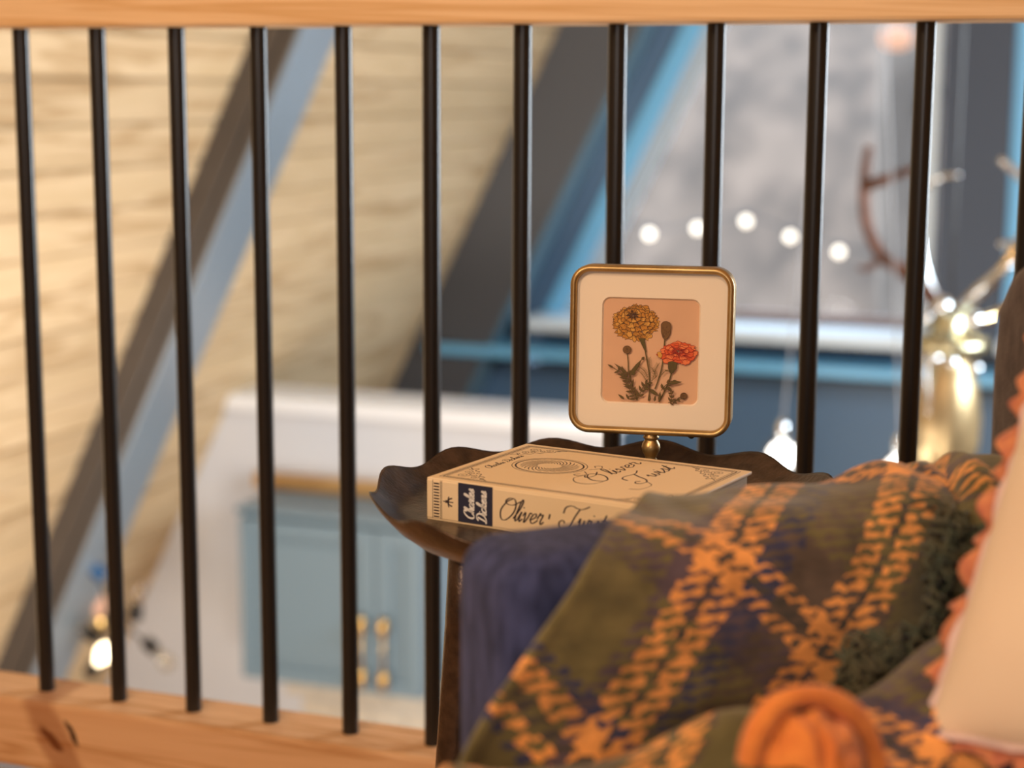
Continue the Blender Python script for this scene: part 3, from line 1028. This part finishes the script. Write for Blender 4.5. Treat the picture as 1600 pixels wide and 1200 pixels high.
def frond(pts, n, ln, w, start=.15):
    q = catmull(pts, 8)
    line(q, 4, 3)
    for k in range(n):
        t = start + (1 - start) * k / n
        i = min(int(t * (len(q) - 1)), len(q) - 2)
        p = q[i]; d = q[i + 1] - q[i]; a = math.atan2(d[1], d[0])
        for sg in (-1, 1):
            b = a + sg * rp_.uniform(.7, 1.0)
            l_ = ln * (1 - .45 * t) * rp_.uniform(.85, 1.1)
            leaf(p[0], p[1], p[0] + l_ * math.cos(b), p[1] + l_ * math.sin(b), w)
    p = q[-1]; d = q[-1] - q[-2]; d /= np.linalg.norm(d) + 1e-9
    leaf(p[0], p[1], p[0] + d[0] * ln * .7, p[1] + d[1] * ln * .7, w)


frond([(455, 775), (430, 725), (395, 685), (345, 655)], 5, 52, 6)
frond([(470, 800), (440, 760), (415, 715), (400, 670)], 4, 40, 6)
frond([(440, 700), (455, 665), (480, 625), (500, 603)], 1, 30, 9)
leaf(432, 700, 502, 600, 13)
leaf(430, 690, 350, 630, 8)
frond([(480, 825), (500, 780), (520, 740), (535, 735)], 4, 42, 7)
leaf(545, 765, 598, 800, 12); leaf(545, 765, 510, 760, 10)
frond([(480, 830), (455, 800), (430, 760)], 3, 40, 6)
for pts in ([(545, 720), (520, 670), (495, 650)], [(548, 700), (545, 640), (540, 595)], [(560, 720), (575, 660), (590, 625)], [(600, 700), (625, 665), (650, 662)], [(540, 740), (510, 690), (480, 665)], [(556, 720), (580, 690), (560, 650)]):
    q = catmull(pts, 5)
    line(q, 2, 3)
    for i in range(2, len(q), 1):
        for sg in (-1, 1):
            line([q[i], q[i] + V(sg * 11, -9)], 1.6, 3)
frond([(610, 770), (640, 735), (670, 720)], 2, 34, 8)
leaf(645, 725, 722, 718, 11); leaf(640, 745, 672, 775, 9)
frond([(660, 838), (668, 800), (660, 770)], 3, 32, 5)
frond([(650, 836), (690, 825), (720, 812)], 3, 26, 5)
leaf(410, 828, 375, 800, 7); leaf(436, 828, 418, 796, 7); leaf(550, 832, 545, 790, 7); leaf(575, 832, 580, 798, 7); leaf(600, 832, 606, 775, 8)
dr.build('flower_print', INKS, pp)
MB().prism([fp(x, z, .0012) for x, z in rrect(HALF - .004, .0135, 8, HZ - .004)], ny * .001).build('glazing', glass_mat('picture_glass', gloss=.02), pf)
# stand
sb = fp(0.0015, -HZ, -.003)
sx0, sy0 = sb[0], sb[1]
zt2 = sb[2] + .0005
MB().lathe([(.001, TZ + .0006 - zt2), (.034, TZ + .0006 - zt2), (.034, TZ + .004 - zt2), (.028, TZ + .007 - zt2), (.010, TZ + .010 - zt2), (.0055, TZ + .016 - zt2), (.0045, -.024),
            (.0055, -.0225), (.0045, -.021), (.0058, -.0185), (.0075, -.015), (.0080, -.012), (.0075, -.009), (.0058, -.0062), (.0052, -.005), (.0066, -.0038), (.0070, -.0028), (.0058, -.0018), (.0066, 0)],
           (sx0, sy0, zt2), 28).build('stand', AGED, pf, smooth=True)
for s_ in (-.030, .0355):
    MB().box(-.003, .003, -.003, .003, -.003, .0)
    c_ = fp(s_, -HZ, -.006)
    MB().lathe([(.0015, -.0028), (.0030, -.0015), (.0030, .001)], c_, 10).build('clip', BLACKM, pf)

# ------------------------------------------------------------------ the armchair
AD = V(.683, .730, 0); AD /= np.linalg.norm(AD)          # arm front -> chair back
BD = V(AD[1], -AD[0], 0)                                 # across the chair, towards the viewer
ZA = EYE - .265
OC = atZ(745, 822, ZA) + BD * .045                       # front of the far arm, top centre


def ch(a, b, z):
    return OC + AD * a + BD * b + V(0, 0, z)


def at_b(px, py, b):
    """point of the vertical plane at chair offset b seen at a pixel"""
    d = ray(px, py)
    k = ((OC - ORG) @ BD + b) / (d @ BD)
    return ORG + d * k


def loc_ab(p):
    q = p - OC
    return q @ AD, q @ BD, q[2]


LINEN = mat('slate_linen', (.014, .022, .080), rough=.9, noise=((130, 130, 35), (.050, .064, .185), 4), bump=((700, 700, 700), .6, .0015), sheen=.05)
LINEN2 = mat('taupe_linen', (.06, .045, .045), rough=.9, noise=((200, 200, 60), (.10, .078, .075), 3), bump=((500, 500, 500), .6, .0015), sheen=.2)
chair = empty('armchair', ch(.25, .3, 0)[:2].tolist() + [0], label='slate blue linen armchair beside the railing under a plaid throw', cat='armchair')


def cbox(a0, a1, b0, b1, z0, z1, name, mt, bev, seg=5, parent=chair):
    m_ = MB().obox(ch(a0, b0, z0), AD * (a1 - a0), BD * (b1 - b0), V(0, 0, z1 - z0))
    o = m_.build(name, mt, parent, bevel=bev, seg=seg, smooth=True)
    return o


cbox(-.020, .44, -.045, .045, -.42, .0, 'armrest', LINEN, .024)
cbox(-.020, .44, .585, .675, -.42, .0, 'armrest', LINEN, .024)
cbox(-.085, .43, .046, .584, -.33, -.205, 'seat', LINEN, .03)
# backrest: rounded shoulders, slightly raked
bk = MB()
pro = []
for b, zz in ((-.048, -.42), (-.050, -.05), (-.052, .05), (-.050, .095), (-.036, .125), (-.01, .138), (.10, .143), (.315, .146), (.53, .143), (.64, .138), (.666, .125), (.680, .095), (.682, .05), (.680, -.05), (.678, -.42)):
    pro.append((b, zz))
bk.prism([ch(.404, b, zz + (.018 if zz > 0 else 0)) for b, zz in pro], AD * .13)
bk.build('backrest', LINEN2, chair, bevel=.020, seg=5, smooth=True)
LEGM = mat('dark_wood_leg', (.05, .025, .012), rough=.4)
for a, b in ((.03, .0), (.03, .63), (.52, .0), (.52, .63)):
    p = ch(a, b, -.43); MB().tube([p, (p[0], p[1], .001)], [.02, .012], 12).build('leg', LEGM, chair, smooth=True)

# ------------------------------------------------------------------ plaid throw
prof2 = [(-.072, -.16), (-.066, -.09), (-.058, -.03), (-.050, -.003), (-.034, .007), (0, .008), (.030, .006), (.052, -.006), (.066, -.030), (.074, -.060), (.080, -.100), (.092, -.128), (.108, -.118), (.126, -.078), (.146, -.070), (.168, -.084), (.196, -.115), (.235, -.150), (.29, -.172), (.36, -.180), (.44, -.184), (.56, -.186)]
pd = np.array(catmull(prof2, 12))
sd = np.r_[0, np.cumsum(np.linalg.norm(np.diff(pd, axis=0), axis=1))]
VOFF = np.interp(.0, np.arange(len(pd)), sd)
v_top0 = sd[np.argmin(np.abs(pd[:, 0] + .045) + (pd[:, 1] < -.02) * 1)]


def bump_(x, c, w):
    return math.exp(-((x - c) / w) ** 2)


def throw_pt(a, v, off=0.):
    """point of the draped sheet: a along the arm, v across it (0 at the far top edge)"""
    s_ = v + v_top0
    b = np.interp(s_, sd, pd[:, 0]); z = np.interp(s_, sd, pd[:, 1])
    db = np.interp(s_ + .004, sd, pd[:, 0]) - np.interp(s_ - .004, sd, pd[:, 0])
    dz = np.interp(s_ + .004, sd, pd[:, 1]) - np.interp(s_ - .004, sd, pd[:, 1])
    L_ = math.hypot(db, dz) + 1e-9
    nb, nz_ = -dz / L_, db / L_
    # the fold on the seat fades in and out along the arm
    h = off
    # folds over the back half of the arm
    tw = math.exp(-((v - .03) / .05) ** 2)
    h += tw * (.006 * bump_(a, .290, .022) - .006 * bump_(a, .318, .007) + .004 * bump_(a, .345, .02) + .003 * bump_(a, .40, .03) - .004)
    h += .0025 * bump_(a, .105, .012) * tw
    # long diagonal crease
    c_ = a - (.345 - .55 * (v - .02))
    w_ = min(1, max(0, (v + .02) / .05)) * min(1, max(0, (.22 - v) / .05))
    h += w_ * (.008 * bump_(c_, .018, .012) - .007 * bump_(c_, 0, .007) + .004 * bump_(c_, -.045, .02))
    h += .0022 * math.sin(31 * a + 17 * v) * math.sin(23 * v - 9 * a + 1) + .0012 * math.sin(70 * a - 50 * v)
    if v > .19:                                       # rumples on the seat
        t_ = min(1, (v - .19) / .06)
        h += t_ * (.012 * math.sin(19 * a + 9 * v + .5) + .007 * math.sin(34 * a - 22 * v))
    drop = 0.
    amin = -.095 - .25 * max(0, .25 - v)
    if v > .2 and a < amin:                           # hangs down over the front of the seat
        e_ = amin - a
        a = amin - .012 * (1 - math.exp(-e_ / .012)); drop = max(0, e_ - .008)
    if v > .17:
        drop += .024 * min(1, (v - .17) / .04) * min(1, max(0, (.06 - a) / .14))
    return ch(a, b + nb * h, z + nz_ * h + .002 - drop)


# the sheet's own axes: p across the leading stripes, q along them
_n = math.hypot(.69, .72)
PC_, PS_ = .69 / _n, .72 / _n
PEDGE = .088


def weave(name, dim=1.):
    """plaid: warp and weft colours by the sheet's own UV in metres, mixed by a coarse twill"""
    mt = bpy.data.materials.new(name); mt.use_nodes = True
    nt = mt.node_tree; N = nt.nodes; L = nt.links
    b = N['Principled BSDF']; b.inputs['Roughness'].default_value = .95; b.inputs['Specular IOR Level'].default_value = .15
    b.inputs['Sheen Weight'].default_value = .25; b.inputs['Sheen Roughness'].default_value = .6
    OL, PU, NV, OR, DK, BR = (.120, .100, .040), (.075, .052, .075), (.030, .033, .090), (.72, .31, .088), (.050, .042, .040), (.088, .062, .050)
    tc = N.new('ShaderNodeTexCoord')
    nz = N.new('ShaderNodeTexNoise'); nz.inputs['Scale'].default_value = 130; nz.inputs['Detail'].default_value = 2
    L.new(tc.outputs['UV'], nz.inputs['Vector'])
    va = N.new('ShaderNodeVectorMath'); va.operation = 'SUBTRACT'; va.inputs[1].default_value = (.5, .5, .5)
    L.new(nz.outputs['Color'], va.inputs[0])
    vb = N.new('ShaderNodeVectorMath'); vb.operation = 'MULTIPLY_ADD'; vb.inputs[1].default_value = (.0085, .0085, 0)
    L.new(va.outputs[0], vb.inputs[0]); L.new(tc.outputs['UV'], vb.inputs[2])
    sx = N.new('ShaderNodeSeparateXYZ'); L.new(vb.outputs[0], sx.inputs[0])

    def ramp(out, bands, zones):
        r = N.new('ShaderNodeValToRGB'); e = r.color_ramp.elements
        ev = []
        for (x, c) in zones: ev.append((x, c))
        for c0 in bands:
            prev = [c for x, c in zones if x <= c0 + .02][-1]
            ev = [t for t in ev if not (c0 - .019 < t[0] < c0 + .019)]
            ev += [(c0 - .0175, OR), (c0 - .0035, DK), (c0 + .0035, OR), (c0 + .0175, prev)]
        ev.sort()
        lo, hi = -.5, .8
        e[0].position = 0; e[0].color = (*ev[0][1], 1)
        e.remove(e[1])
        for x, c in ev:
            k = e.new((x - lo) / (hi - lo)); k.color = (*c, 1)
        r.color_ramp.interpolation = 'CONSTANT'
        mr = N.new('ShaderNodeMapRange'); mr.inputs[1].default_value = lo; mr.inputs[2].default_value = hi
        L.new(out, mr.inputs[0]); L.new(mr.outputs[0], r.inputs[0])
        return r.outputs[0]
    cw = ramp(sx.outputs[0], (.155, .240, .39, .54), [(-.5, OL), (.07, OL), (.129, PU), (.17, NV), (.195, BR), (.262, OL), (.33, PU), (.41, OL), (.50, PU), (.60, OL)])
    cf = ramp(sx.outputs[1], (-.190, -.01, .137, .34, .49), [(-.5, OL), (-.225, PU), (-.165, OL), (-.055, BR), (.007, PU), (.035, OL), (.105, NV), (.16, OL), (.30, PU), (.37, OL)])

    def mth(op, a, bb=None, c=None):
        q = N.new('ShaderNodeMath'); q.operation = op
        for k, vv in enumerate((a, bb, c)):
            if vv is None: continue
            if isinstance(vv, (int, float)): q.inputs[k].default_value = vv
            else: L.new(vv, q.inputs[k])
        return q.outputs[0]
    sm = mth('ADD', sx.outputs[0], sx.outputs[1]); df = mth('SUBTRACT', sx.outputs[0], sx.outputs[1])
    s1 = mth('SINE', mth('MULTIPLY', sm, 2 * math.pi / .0105))
    s2 = mth('SINE', mth('MULTIPLY', df, 2 * math.pi / .023))
    f = mth('MULTIPLY_ADD', s2, .55, s1)
    n4 = N.new('ShaderNodeTexNoise'); n4.inputs['Scale'].default_value = 75; n4.inputs['Detail'].default_value = 3
    L.new(tc.outputs['UV'], n4.inputs['Vector'])
    f = mth('ADD', f, mth('MULTIPLY_ADD', n4.outputs['Fac'], 3.2, -1.6))
    mr = N.new('ShaderNodeMapRange'); mr.inputs[1].default_value = -.25; mr.inputs[2].default_value = .25
    L.new(f, mr.inputs[0])
    mx = N.new('ShaderNodeMix'); mx.data_type = 'RGBA'
    L.new(mr.outputs[0], mx.inputs['Factor']); L.new(cw, mx.inputs['A']); L.new(cf, mx.inputs['B'])
    n2 = N.new('ShaderNodeTexNoise'); n2.inputs['Scale'].default_value = 38; n2.inputs['Detail'].default_value = 4
    L.new(tc.outputs['UV'], n2.inputs['Vector'])
    hs = N.new('ShaderNodeHueSaturation'); m3 = N.new('ShaderNodeMapRange'); m3.inputs[1].default_value = .3; m3.inputs[2].default_value = .7; m3.inputs[3].default_value = .62; m3.inputs[4].default_value = 1.35
    L.new(n2.outputs['Fac'], m3.inputs[0]); L.new(m3.outputs[0], hs.inputs['Value']); L.new(mx.outputs['Result'], hs.inputs['Color'])
    L.new(hs.outputs[0], b.inputs['Base Color'])
    bp = N.new('ShaderNodeBump'); bp.inputs['Strength'].default_value = .12; bp.inputs['Distance'].default_value = .001
    L.new(f, bp.inputs['Height']); L.new(bp.outputs[0], b.inputs['Normal'])
    return mt


throw = empty('plaid_throw', ch(.2, .05, .01), label='fuzzy olive and purple plaid throw with orange bands draped over the armchair', cat='blanket')
ps = np.arange(PEDGE, .80, .004); qs = np.arange(-.42, .52, .004)
tb_ = MB(); idx = {}; uvs = []
AMAX, VMIN, VMAX = .400, -.075, .60
for i, p_ in enumerate(ps):
    for j, q_ in enumerate(qs):
        a = PC_ * p_ - PS_ * q_; v = PS_ * p_ + PC_ * q_
        if a > AMAX + .006 or v < VMIN - .006 or v > VMAX + .006 or a < -.34: continue
        a = min(a, AMAX); v = max(min(v, VMAX), VMIN)
        off = .003 * math.exp(-((p_ - PEDGE) / .006) ** 2)
        idx[i, j] = len(tb_.v); tb_.v.append(tuple(throw_pt(a, v, off))); uvs.append((p_, q_))
for (i, j), k in idx.items():
    if (i + 1, j) in idx and (i, j + 1) in idx and (i + 1, j + 1) in idx:
        tb_.f.append((k, idx[i + 1, j], idx[i + 1, j + 1], idx[i, j + 1])); tb_.m.append(0)
tb_.uv = uvs
PLAID = weave('plaid_wool')
tb_.build('draped_sheet', PLAID, throw, smooth=True, solid=.004)

# turned-back corner of the throw on the seat: a thick orange hem and the orange patch inside it
ORW = mat('orange_wool', (.80, .27, .055), rough=.95, noise=((70, 70, 70), (.62, .17, .035), 3), bump=((240, 240, 240), .6, .003), sheen=.3)
AR = [(1168, 1196), (1180, 1150), (1203, 1112), (1232, 1092), (1262, 1087), (1295, 1093), (1326, 1110), (1350, 1136), (1364, 1168), (1372, 1200)]
arch = [at_b(x, y, .205) for x, y in AR]
arcq = catmull(arch, 6)
rr = [.0062 + .0006 * math.sin(k * .23) for k in range(len(arcq))]
MB().tube(arcq, rr, 12).build('rolled_hem', ORW, throw, smooth=True)
g = MB()
rowsP = []
for t in np.linspace(0, 1, 22):
    top = np.array(arch[1]) * 0
    i = t * (len(arcq) - 1); k = min(int(i), len(arcq) - 2); q = arcq[k] + (arcq[k + 1] - arcq[k]) * (i - k)
    row = []
    for s_ in np.linspace(0, 1, 14):
        cen = at_b(1270, 1215, .215)
        w = q + (cen - q) * (.17 + .83 * s_)
        w = w + BD * (.018 * math.sin(math.pi * min(1, s_ * 1.1) / 2) + .003 * math.sin(t * 17 + s_ * 9)) + V(0, 0, .006 * math.sin(math.pi * s_) + .002 * math.sin(t * 29))
        row.append(w)
    rowsP.append(row)
g.grid(rowsP)
g.build('folded_corner', ORW, throw, smooth=True)
g = MB()
g.grid([[q + (at_b(1270, 1215, .19) - q) * s_ for s_ in np.linspace(0, 1, 8)] for q in arcq])
g.build('fold_lining', mat('olive_wool', (.055, .050, .028), rough=.95, noise=((90, 90, 90), (.085, .07, .045), 3)), throw, smooth=True)

# fringe: loose twisted wool tassels
fg = MB(); rf = random.Random(21)
for k in range(230):
    if k < 130:
        a0, v0 = rf.uniform(.185, .30), rf.uniform(.160, .20)
    else:
        a0, v0 = rf.uniform(.255, .33), rf.uniform(.09, .18)
    P = []
    da, dv = rf.uniform(-.5, .5), rf.uniform(.3, 1)
    L_ = rf.uniform(.03, .06); ph0 = rf.uniform(0, 6)
    for t in np.linspace(0, 1, 8):
        P.append(throw_pt(min(.41, a0 + da * L_ * t + .004 * math.sin(9 * t + ph0)), v0 + dv * L_ * t, .004 + .009 * math.sin(math.pi * t) + .003 * math.sin(11 * t + ph0)))
    fg.tube(P, [.0016] * 7 + [.0008], 5)
o = fg.build('fringe', mat('dark_green_fringe', (.040, .055, .035), rough=.95, noise=((60, 60, 60), (.085, .075, .040), 3), sheen=.2), throw, smooth=True)
tag(o, kind='stuff')

# ------------------------------------------------------------------ cushion leaning on the backrest
pA = at_b(1446, 1146, .165)
pB = at_b(1606, 590, .125)
e1 = pB - pA; e1 /= np.linalg.norm(e1); PL = .345
e2 = BD * .95 + AD * .22
e2 -= e1 * (e2 @ e1); e2 /= np.linalg.norm(e2)
en = np.cross(e1, e2)
if en @ F > 0: en = -en                              # towards the viewer
PW = .42
cush = empty('cushion', pA, label='cream cotton cushion with a rust and pink ruffled edge leaning on the chair back', cat='cushion')
NU = 34


def cpt(u, v, side):
    """u, v in -1..1"""
    uu = abs(u); vv = abs(v)
    th_ = .062 * ((1 - uu ** 2.6) * (1 - vv ** 2.6)) ** .55
    pin = 1 - .045 * (1 - uu * uu) * vv - .0
    pin2 = 1 - .045 * (1 - vv * vv) * uu
    cx = (u * pin2 + 1) / 2 * PL; cy = (v * pin + 1) / 2 * PW
    cr = .004 * math.sin(5 * u + 7 * v) * (1 - uu ** 4) * (1 - vv ** 4) + .0025 * math.sin(13 * u - 4 * v + 1) * (1 - uu ** 4) * (1 - vv ** 4)
    return pA + e1 * cx + e2 * cy + en * (th_ + cr if side > 0 else -th_)


us = [math.sin(t) for t in np.linspace(-math.pi / 2, math.pi / 2, NU)]
cg = MB()
cg.grid([[cpt(u, v, 1) for v in us] for u in us])
cg.grid([[cpt(u, v, -1) for v in us] for u in us])
CUSH = mat('cream_cotton', (.82, .68, .53), rough=.85, noise=((9, 9, 9), (.78, .62, .48), 3), bump=((420, 420, 420), .3, .0008), sheen=.2)
cg.build('cover', CUSH, cush, smooth=True)
# ruffle around the edge
per = []
for k in range(60): per.append((-1 + 2 * k / 60, -1))
for k in range(60): per.append((1, -1 + 2 * k / 60))
for k in range(60): per.append((1 - 2 * k / 60, 1))
for k in range(60): per.append((-1, 1 - 2 * k / 60))
cc = pA + e1 * PL / 2 + e2 * PW / 2


def ruffle(name, mt, w0, w1, wob, off, fr):
    Rr = []
    for k in range(len(per) * 3):
        t = k / 3
        i = int(t) % len(per); j = (i + 1) % len(per); f = t - int(t)
        u = per[i][0] + (per[j][0] - per[i][0]) * f; v = per[i][1] + (per[j][1] - per[i][1]) * f
        c0 = cpt(u, v, 1)
        out = (c0 - cc); out -= en * (out @ en); out /= np.linalg.norm(out)
        row = []
        for s_ in (0, .3, .6, .85, 1):
            lw = w0 + (w1 - w0) * (.5 + .5 * math.sin(t * fr * 1.7 + math.sin(t * .9)))
            row.append(c0 + out * (lw * s_ - .003) + en * (off + wob * s_ * math.sin(t * fr)))
        Rr.append(row)
    MB().grid(Rr, close_u=True).build(name, mt, cush, smooth=True, solid=.0016)


ruffle('inner_ruffle', mat('pale_pink_ruffle', (.66, .50, .50), rough=.9), .005, .007, .002, .004, .8)
ruffle('rust_ruffle', mat('rust_wool_trim', (.62, .24, .11), rough=.95, noise=((120, 120, 120), (.42, .12, .08), 3), sheen=.2), .012, .020, .004, -.001, 1.1)

# ------------------------------------------------------------------ sputnik ceiling light beyond the railing, lower left
YL = 5.15
hubp = atY(176, 965, YL)
sk = empty('sputnik_light', hubp, label='black multi-arm ceiling light with clear bulbs below the pine slope', cat='light')
MB().lathe([(.004, -.035), (.028, -.026), (.036, 0), (.028, .026), (.006, .036)], hubp, 16).build('hub', BLACKM, sk, smooth=True)
zc_ = EYE + (hubp[0] + XR) * TP
MB().tube([hubp + V(0, 0, .03), (hubp[0], hubp[1], zc_ - .02)], .006, 8).build('rod', BLACKM, sk)
CLEAR = glass_mat('clear_bulb_glass', tint=(.95, .9, .8), gloss=.3)
LIT = mat('lit_filament_glow', (1, .9, .7), emit=(1, .80, .50), estr=7)
BLUEHL = mat('black_metal_blue_highlight', (.02, .10, .24), rough=.25, coat=.6)  # black metal socket, its blue highlight put into the base colour
# arm ends: socket pixel, bulb pixel, lit?, depth shift
for (sx_, sy_, bx_, by_, lit, dy, mt_) in ((152, 893, 128, 868, 0, -.03, BLUEHL), (143, 992, 118, 974, 0, .05, BLACKM), (146, 1044, 165, 1018, 1, -.10, BLACKM), (212, 956, 214, 925, 0, .05, BLACKM), (160, 975, 156, 958, 2, .12, BRASS), (236, 1010, 256, 1030, 0, .1, BLACKM)):
    sp_ = atY(sx_, sy_, YL + dy); bp_ = atY(bx_, by_, YL + dy)
    ax = bp_ - sp_; ax /= np.linalg.norm(ax)
    m_ = MB().tube([hubp, sp_ - ax * .01], .0055, 8)
    arm = m_.build('arm', BLACKM, sk)
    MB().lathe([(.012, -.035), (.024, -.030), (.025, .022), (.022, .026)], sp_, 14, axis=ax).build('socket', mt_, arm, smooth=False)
    MB().lathe([(.010, .026), (.014, .036), (.026, .060), (.031, .080), (.027, .100), (.012, .112), (.002, .114)], sp_, 14, axis=ax).build('bulb', LIT if lit == 1 else (AMB if lit == 2 else CLEAR), arm, smooth=True)

# ------------------------------------------------------------------ antler chandelier hanging in front of the window
YA = 5.0
hub = atY(1484, 520, YA)
GOLD = mat('polished_gold', (.86, .66, .34), rough=.16, metal=1)
SILV = mat('polished_nickel', (.80, .86, .90), rough=.15, metal=1)
ANT = mat('rust_brown_antler', (.055, .018, .008), rough=.6, noise=((20, 20, 20), (.13, .045, .02), 3))
chd = empty('antler_chandelier', hub, label='gold and brown antler chandelier hanging in front of the gable window', cat='chandelier')
GG = mat('mercury_gold_glass', (.52, .38, .20), rough=.34, metal=.75, noise=((14, 14, 14), (.34, .25, .13), 3))


def zpx(y): return atY(1484, y, YA)[2] - hub[2]


MB().lathe([(.004, zpx(760)), (.05, zpx(755)), (.082, zpx(730)), (.096, zpx(690)), (.098, zpx(650)), (.085, zpx(600)), (.062, zpx(568)), (.055, zpx(555)), (.06, zpx(550))], hub, 28).build('vase_body', GG, chd, smooth=True)
MB().lathe([(.055, zpx(553)), (.105, zpx(548)), (.112, zpx(538)), (.108, zpx(528)), (.06, zpx(522)), (.045, zpx(505)), (.045, zpx(490)), (.02, zpx(480))], hub, 28).build('collar', mat('antique_gold', (.50, .46, .30), rough=.25, metal=.9), chd, smooth=True)
ct = V(hub[0], hub[1], EYE + 3.2)
MB().tube([hub + V(0, 0, .05), ct], .004, 6).build('suspension_cable', BLACKM, chd)


def limb(pts, rad, mt_, name='antler'):
    P = catmull([atY(x, y, YA + dy) for x, y, dy in pts], 6)
    rad = rad * (1.45 if mt_ is ANT else 1.1)
    r_ = list(np.linspace(rad, rad * .5, len(P)))
    return MB().tube(P, r_, 10).build(name, mt_, chd, smooth=True)


limb([(1480, 500, 0), (1440, 445, .02), (1412, 424, .03), (1378, 400, .04), (1356, 355, .04), (1350, 310, .04), (1352, 262, .03), (1358, 228, .02)], .016, ANT)
limb([(1350, 292, .04), (1375, 283, .02), (1405, 272, 0), (1432, 262, -.02)], .013, ANT)
limb([(1378, 400, .04), (1360, 418, .02), (1342, 420, 0)], .009, ANT)
limb([(1484, 500, 0), (1448, 430, .02), (1437, 360, .02), (1442, 300, .0), (1470, 278, -.03), (1500, 273, -.04)], .011, SILV)
limb([(1488, 498, 0), (1530, 455, -.05), (1568, 420, -.06), (1600, 365, -.05), (1628, 310, -.04)], .019, GOLD)
limb([(1628, 312, -.04), (1604, 284, -.05), (1562, 248, -.06)], .017, SILV)
limb([(1606, 372, -.06), (1585, 380, -.08), (1560, 381, -.09)], .013, SILV)
limb([(1490, 505, 0), (1535, 500, .1), (1580, 480, .14), (1640, 440, .14), (1680, 360, .12)], .018, GOLD)
limb([(1488, 498, -.02), (1520, 465, -.12), (1552, 435, -.14), (1582, 412, -.14)], .014, SILV)
limb([(1484, 505, 0), (1448, 560, -.06), (1452, 640, -.08), (1466, 730, -.08)], .011, SILV, 'drop_arm')
for (x, y, r_, dy) in ((1474, 478, .030, -.10), (1448, 497, .026, -.02), (1524, 500, .027, -.12), (1462, 560, .018, -.10), (1488, 566, .018, -.11), (1526, 575, .016, -.08)):
    c_ = atY(x, y, YA + dy)
    MB().lathe([(.002, -r_), (r_ * .6, -r_ * .8), (r_, -r_ * .15), (r_ * .92, r_ * .35), (r_ * .5, r_ * .85), (.002, r_)], c_, 16).build('crystal_ball', SILV, chd, smooth=True)

# two globe pendants low in front of the blue wall
PG = mat('bright_globe_glow', (1, 1, 1), emit=(1, .96, .88), estr=5)
for (x, y, xt, yt, r_, lab) in ((1222, 712, 1290, 60, .040, 'glowing white globe pendant hanging low behind the tray table'), (1404, 733, 1380, -40, .036, 'glowing white globe pendant hanging behind the plaid throw')):
    c_ = atY(x, y, 4.9)
    gl = empty('globe_pendant', c_, label=lab, cat='pendant light')
    MB().lathe([(r_ * math.sin(t) + .0005, -r_ * math.cos(t)) for t in np.linspace(0, math.pi, 13)], c_, 18).build('globe', PG, gl, smooth=True)
    MB().lathe([(r_ * 1.35 * math.sin(t) + .0005, -r_ * 1.35 * math.cos(t)) for t in np.linspace(0, math.pi, 13)], c_, 18).build('outer_glass', glass_mat('globe_glass', gloss=.35), gl, smooth=True)
    MB().lathe([(.012, r_ * .98), (.018, r_ * 1.3), (.018, r_ * 1.3 + .04), (.006, r_ * 1.3 + .055)], c_, 12).build('socket', SILV, gl, smooth=True)
    e_ = atY(xt, yt, 4.9)
    MB().tube([c_ + V(0, 0, r_ * 1.3 + .05), e_ + (e_ - c_) * .8], .0028, 8).build('cord', mat('pale_cord', (.30, .30, .31), rough=.6), gl)
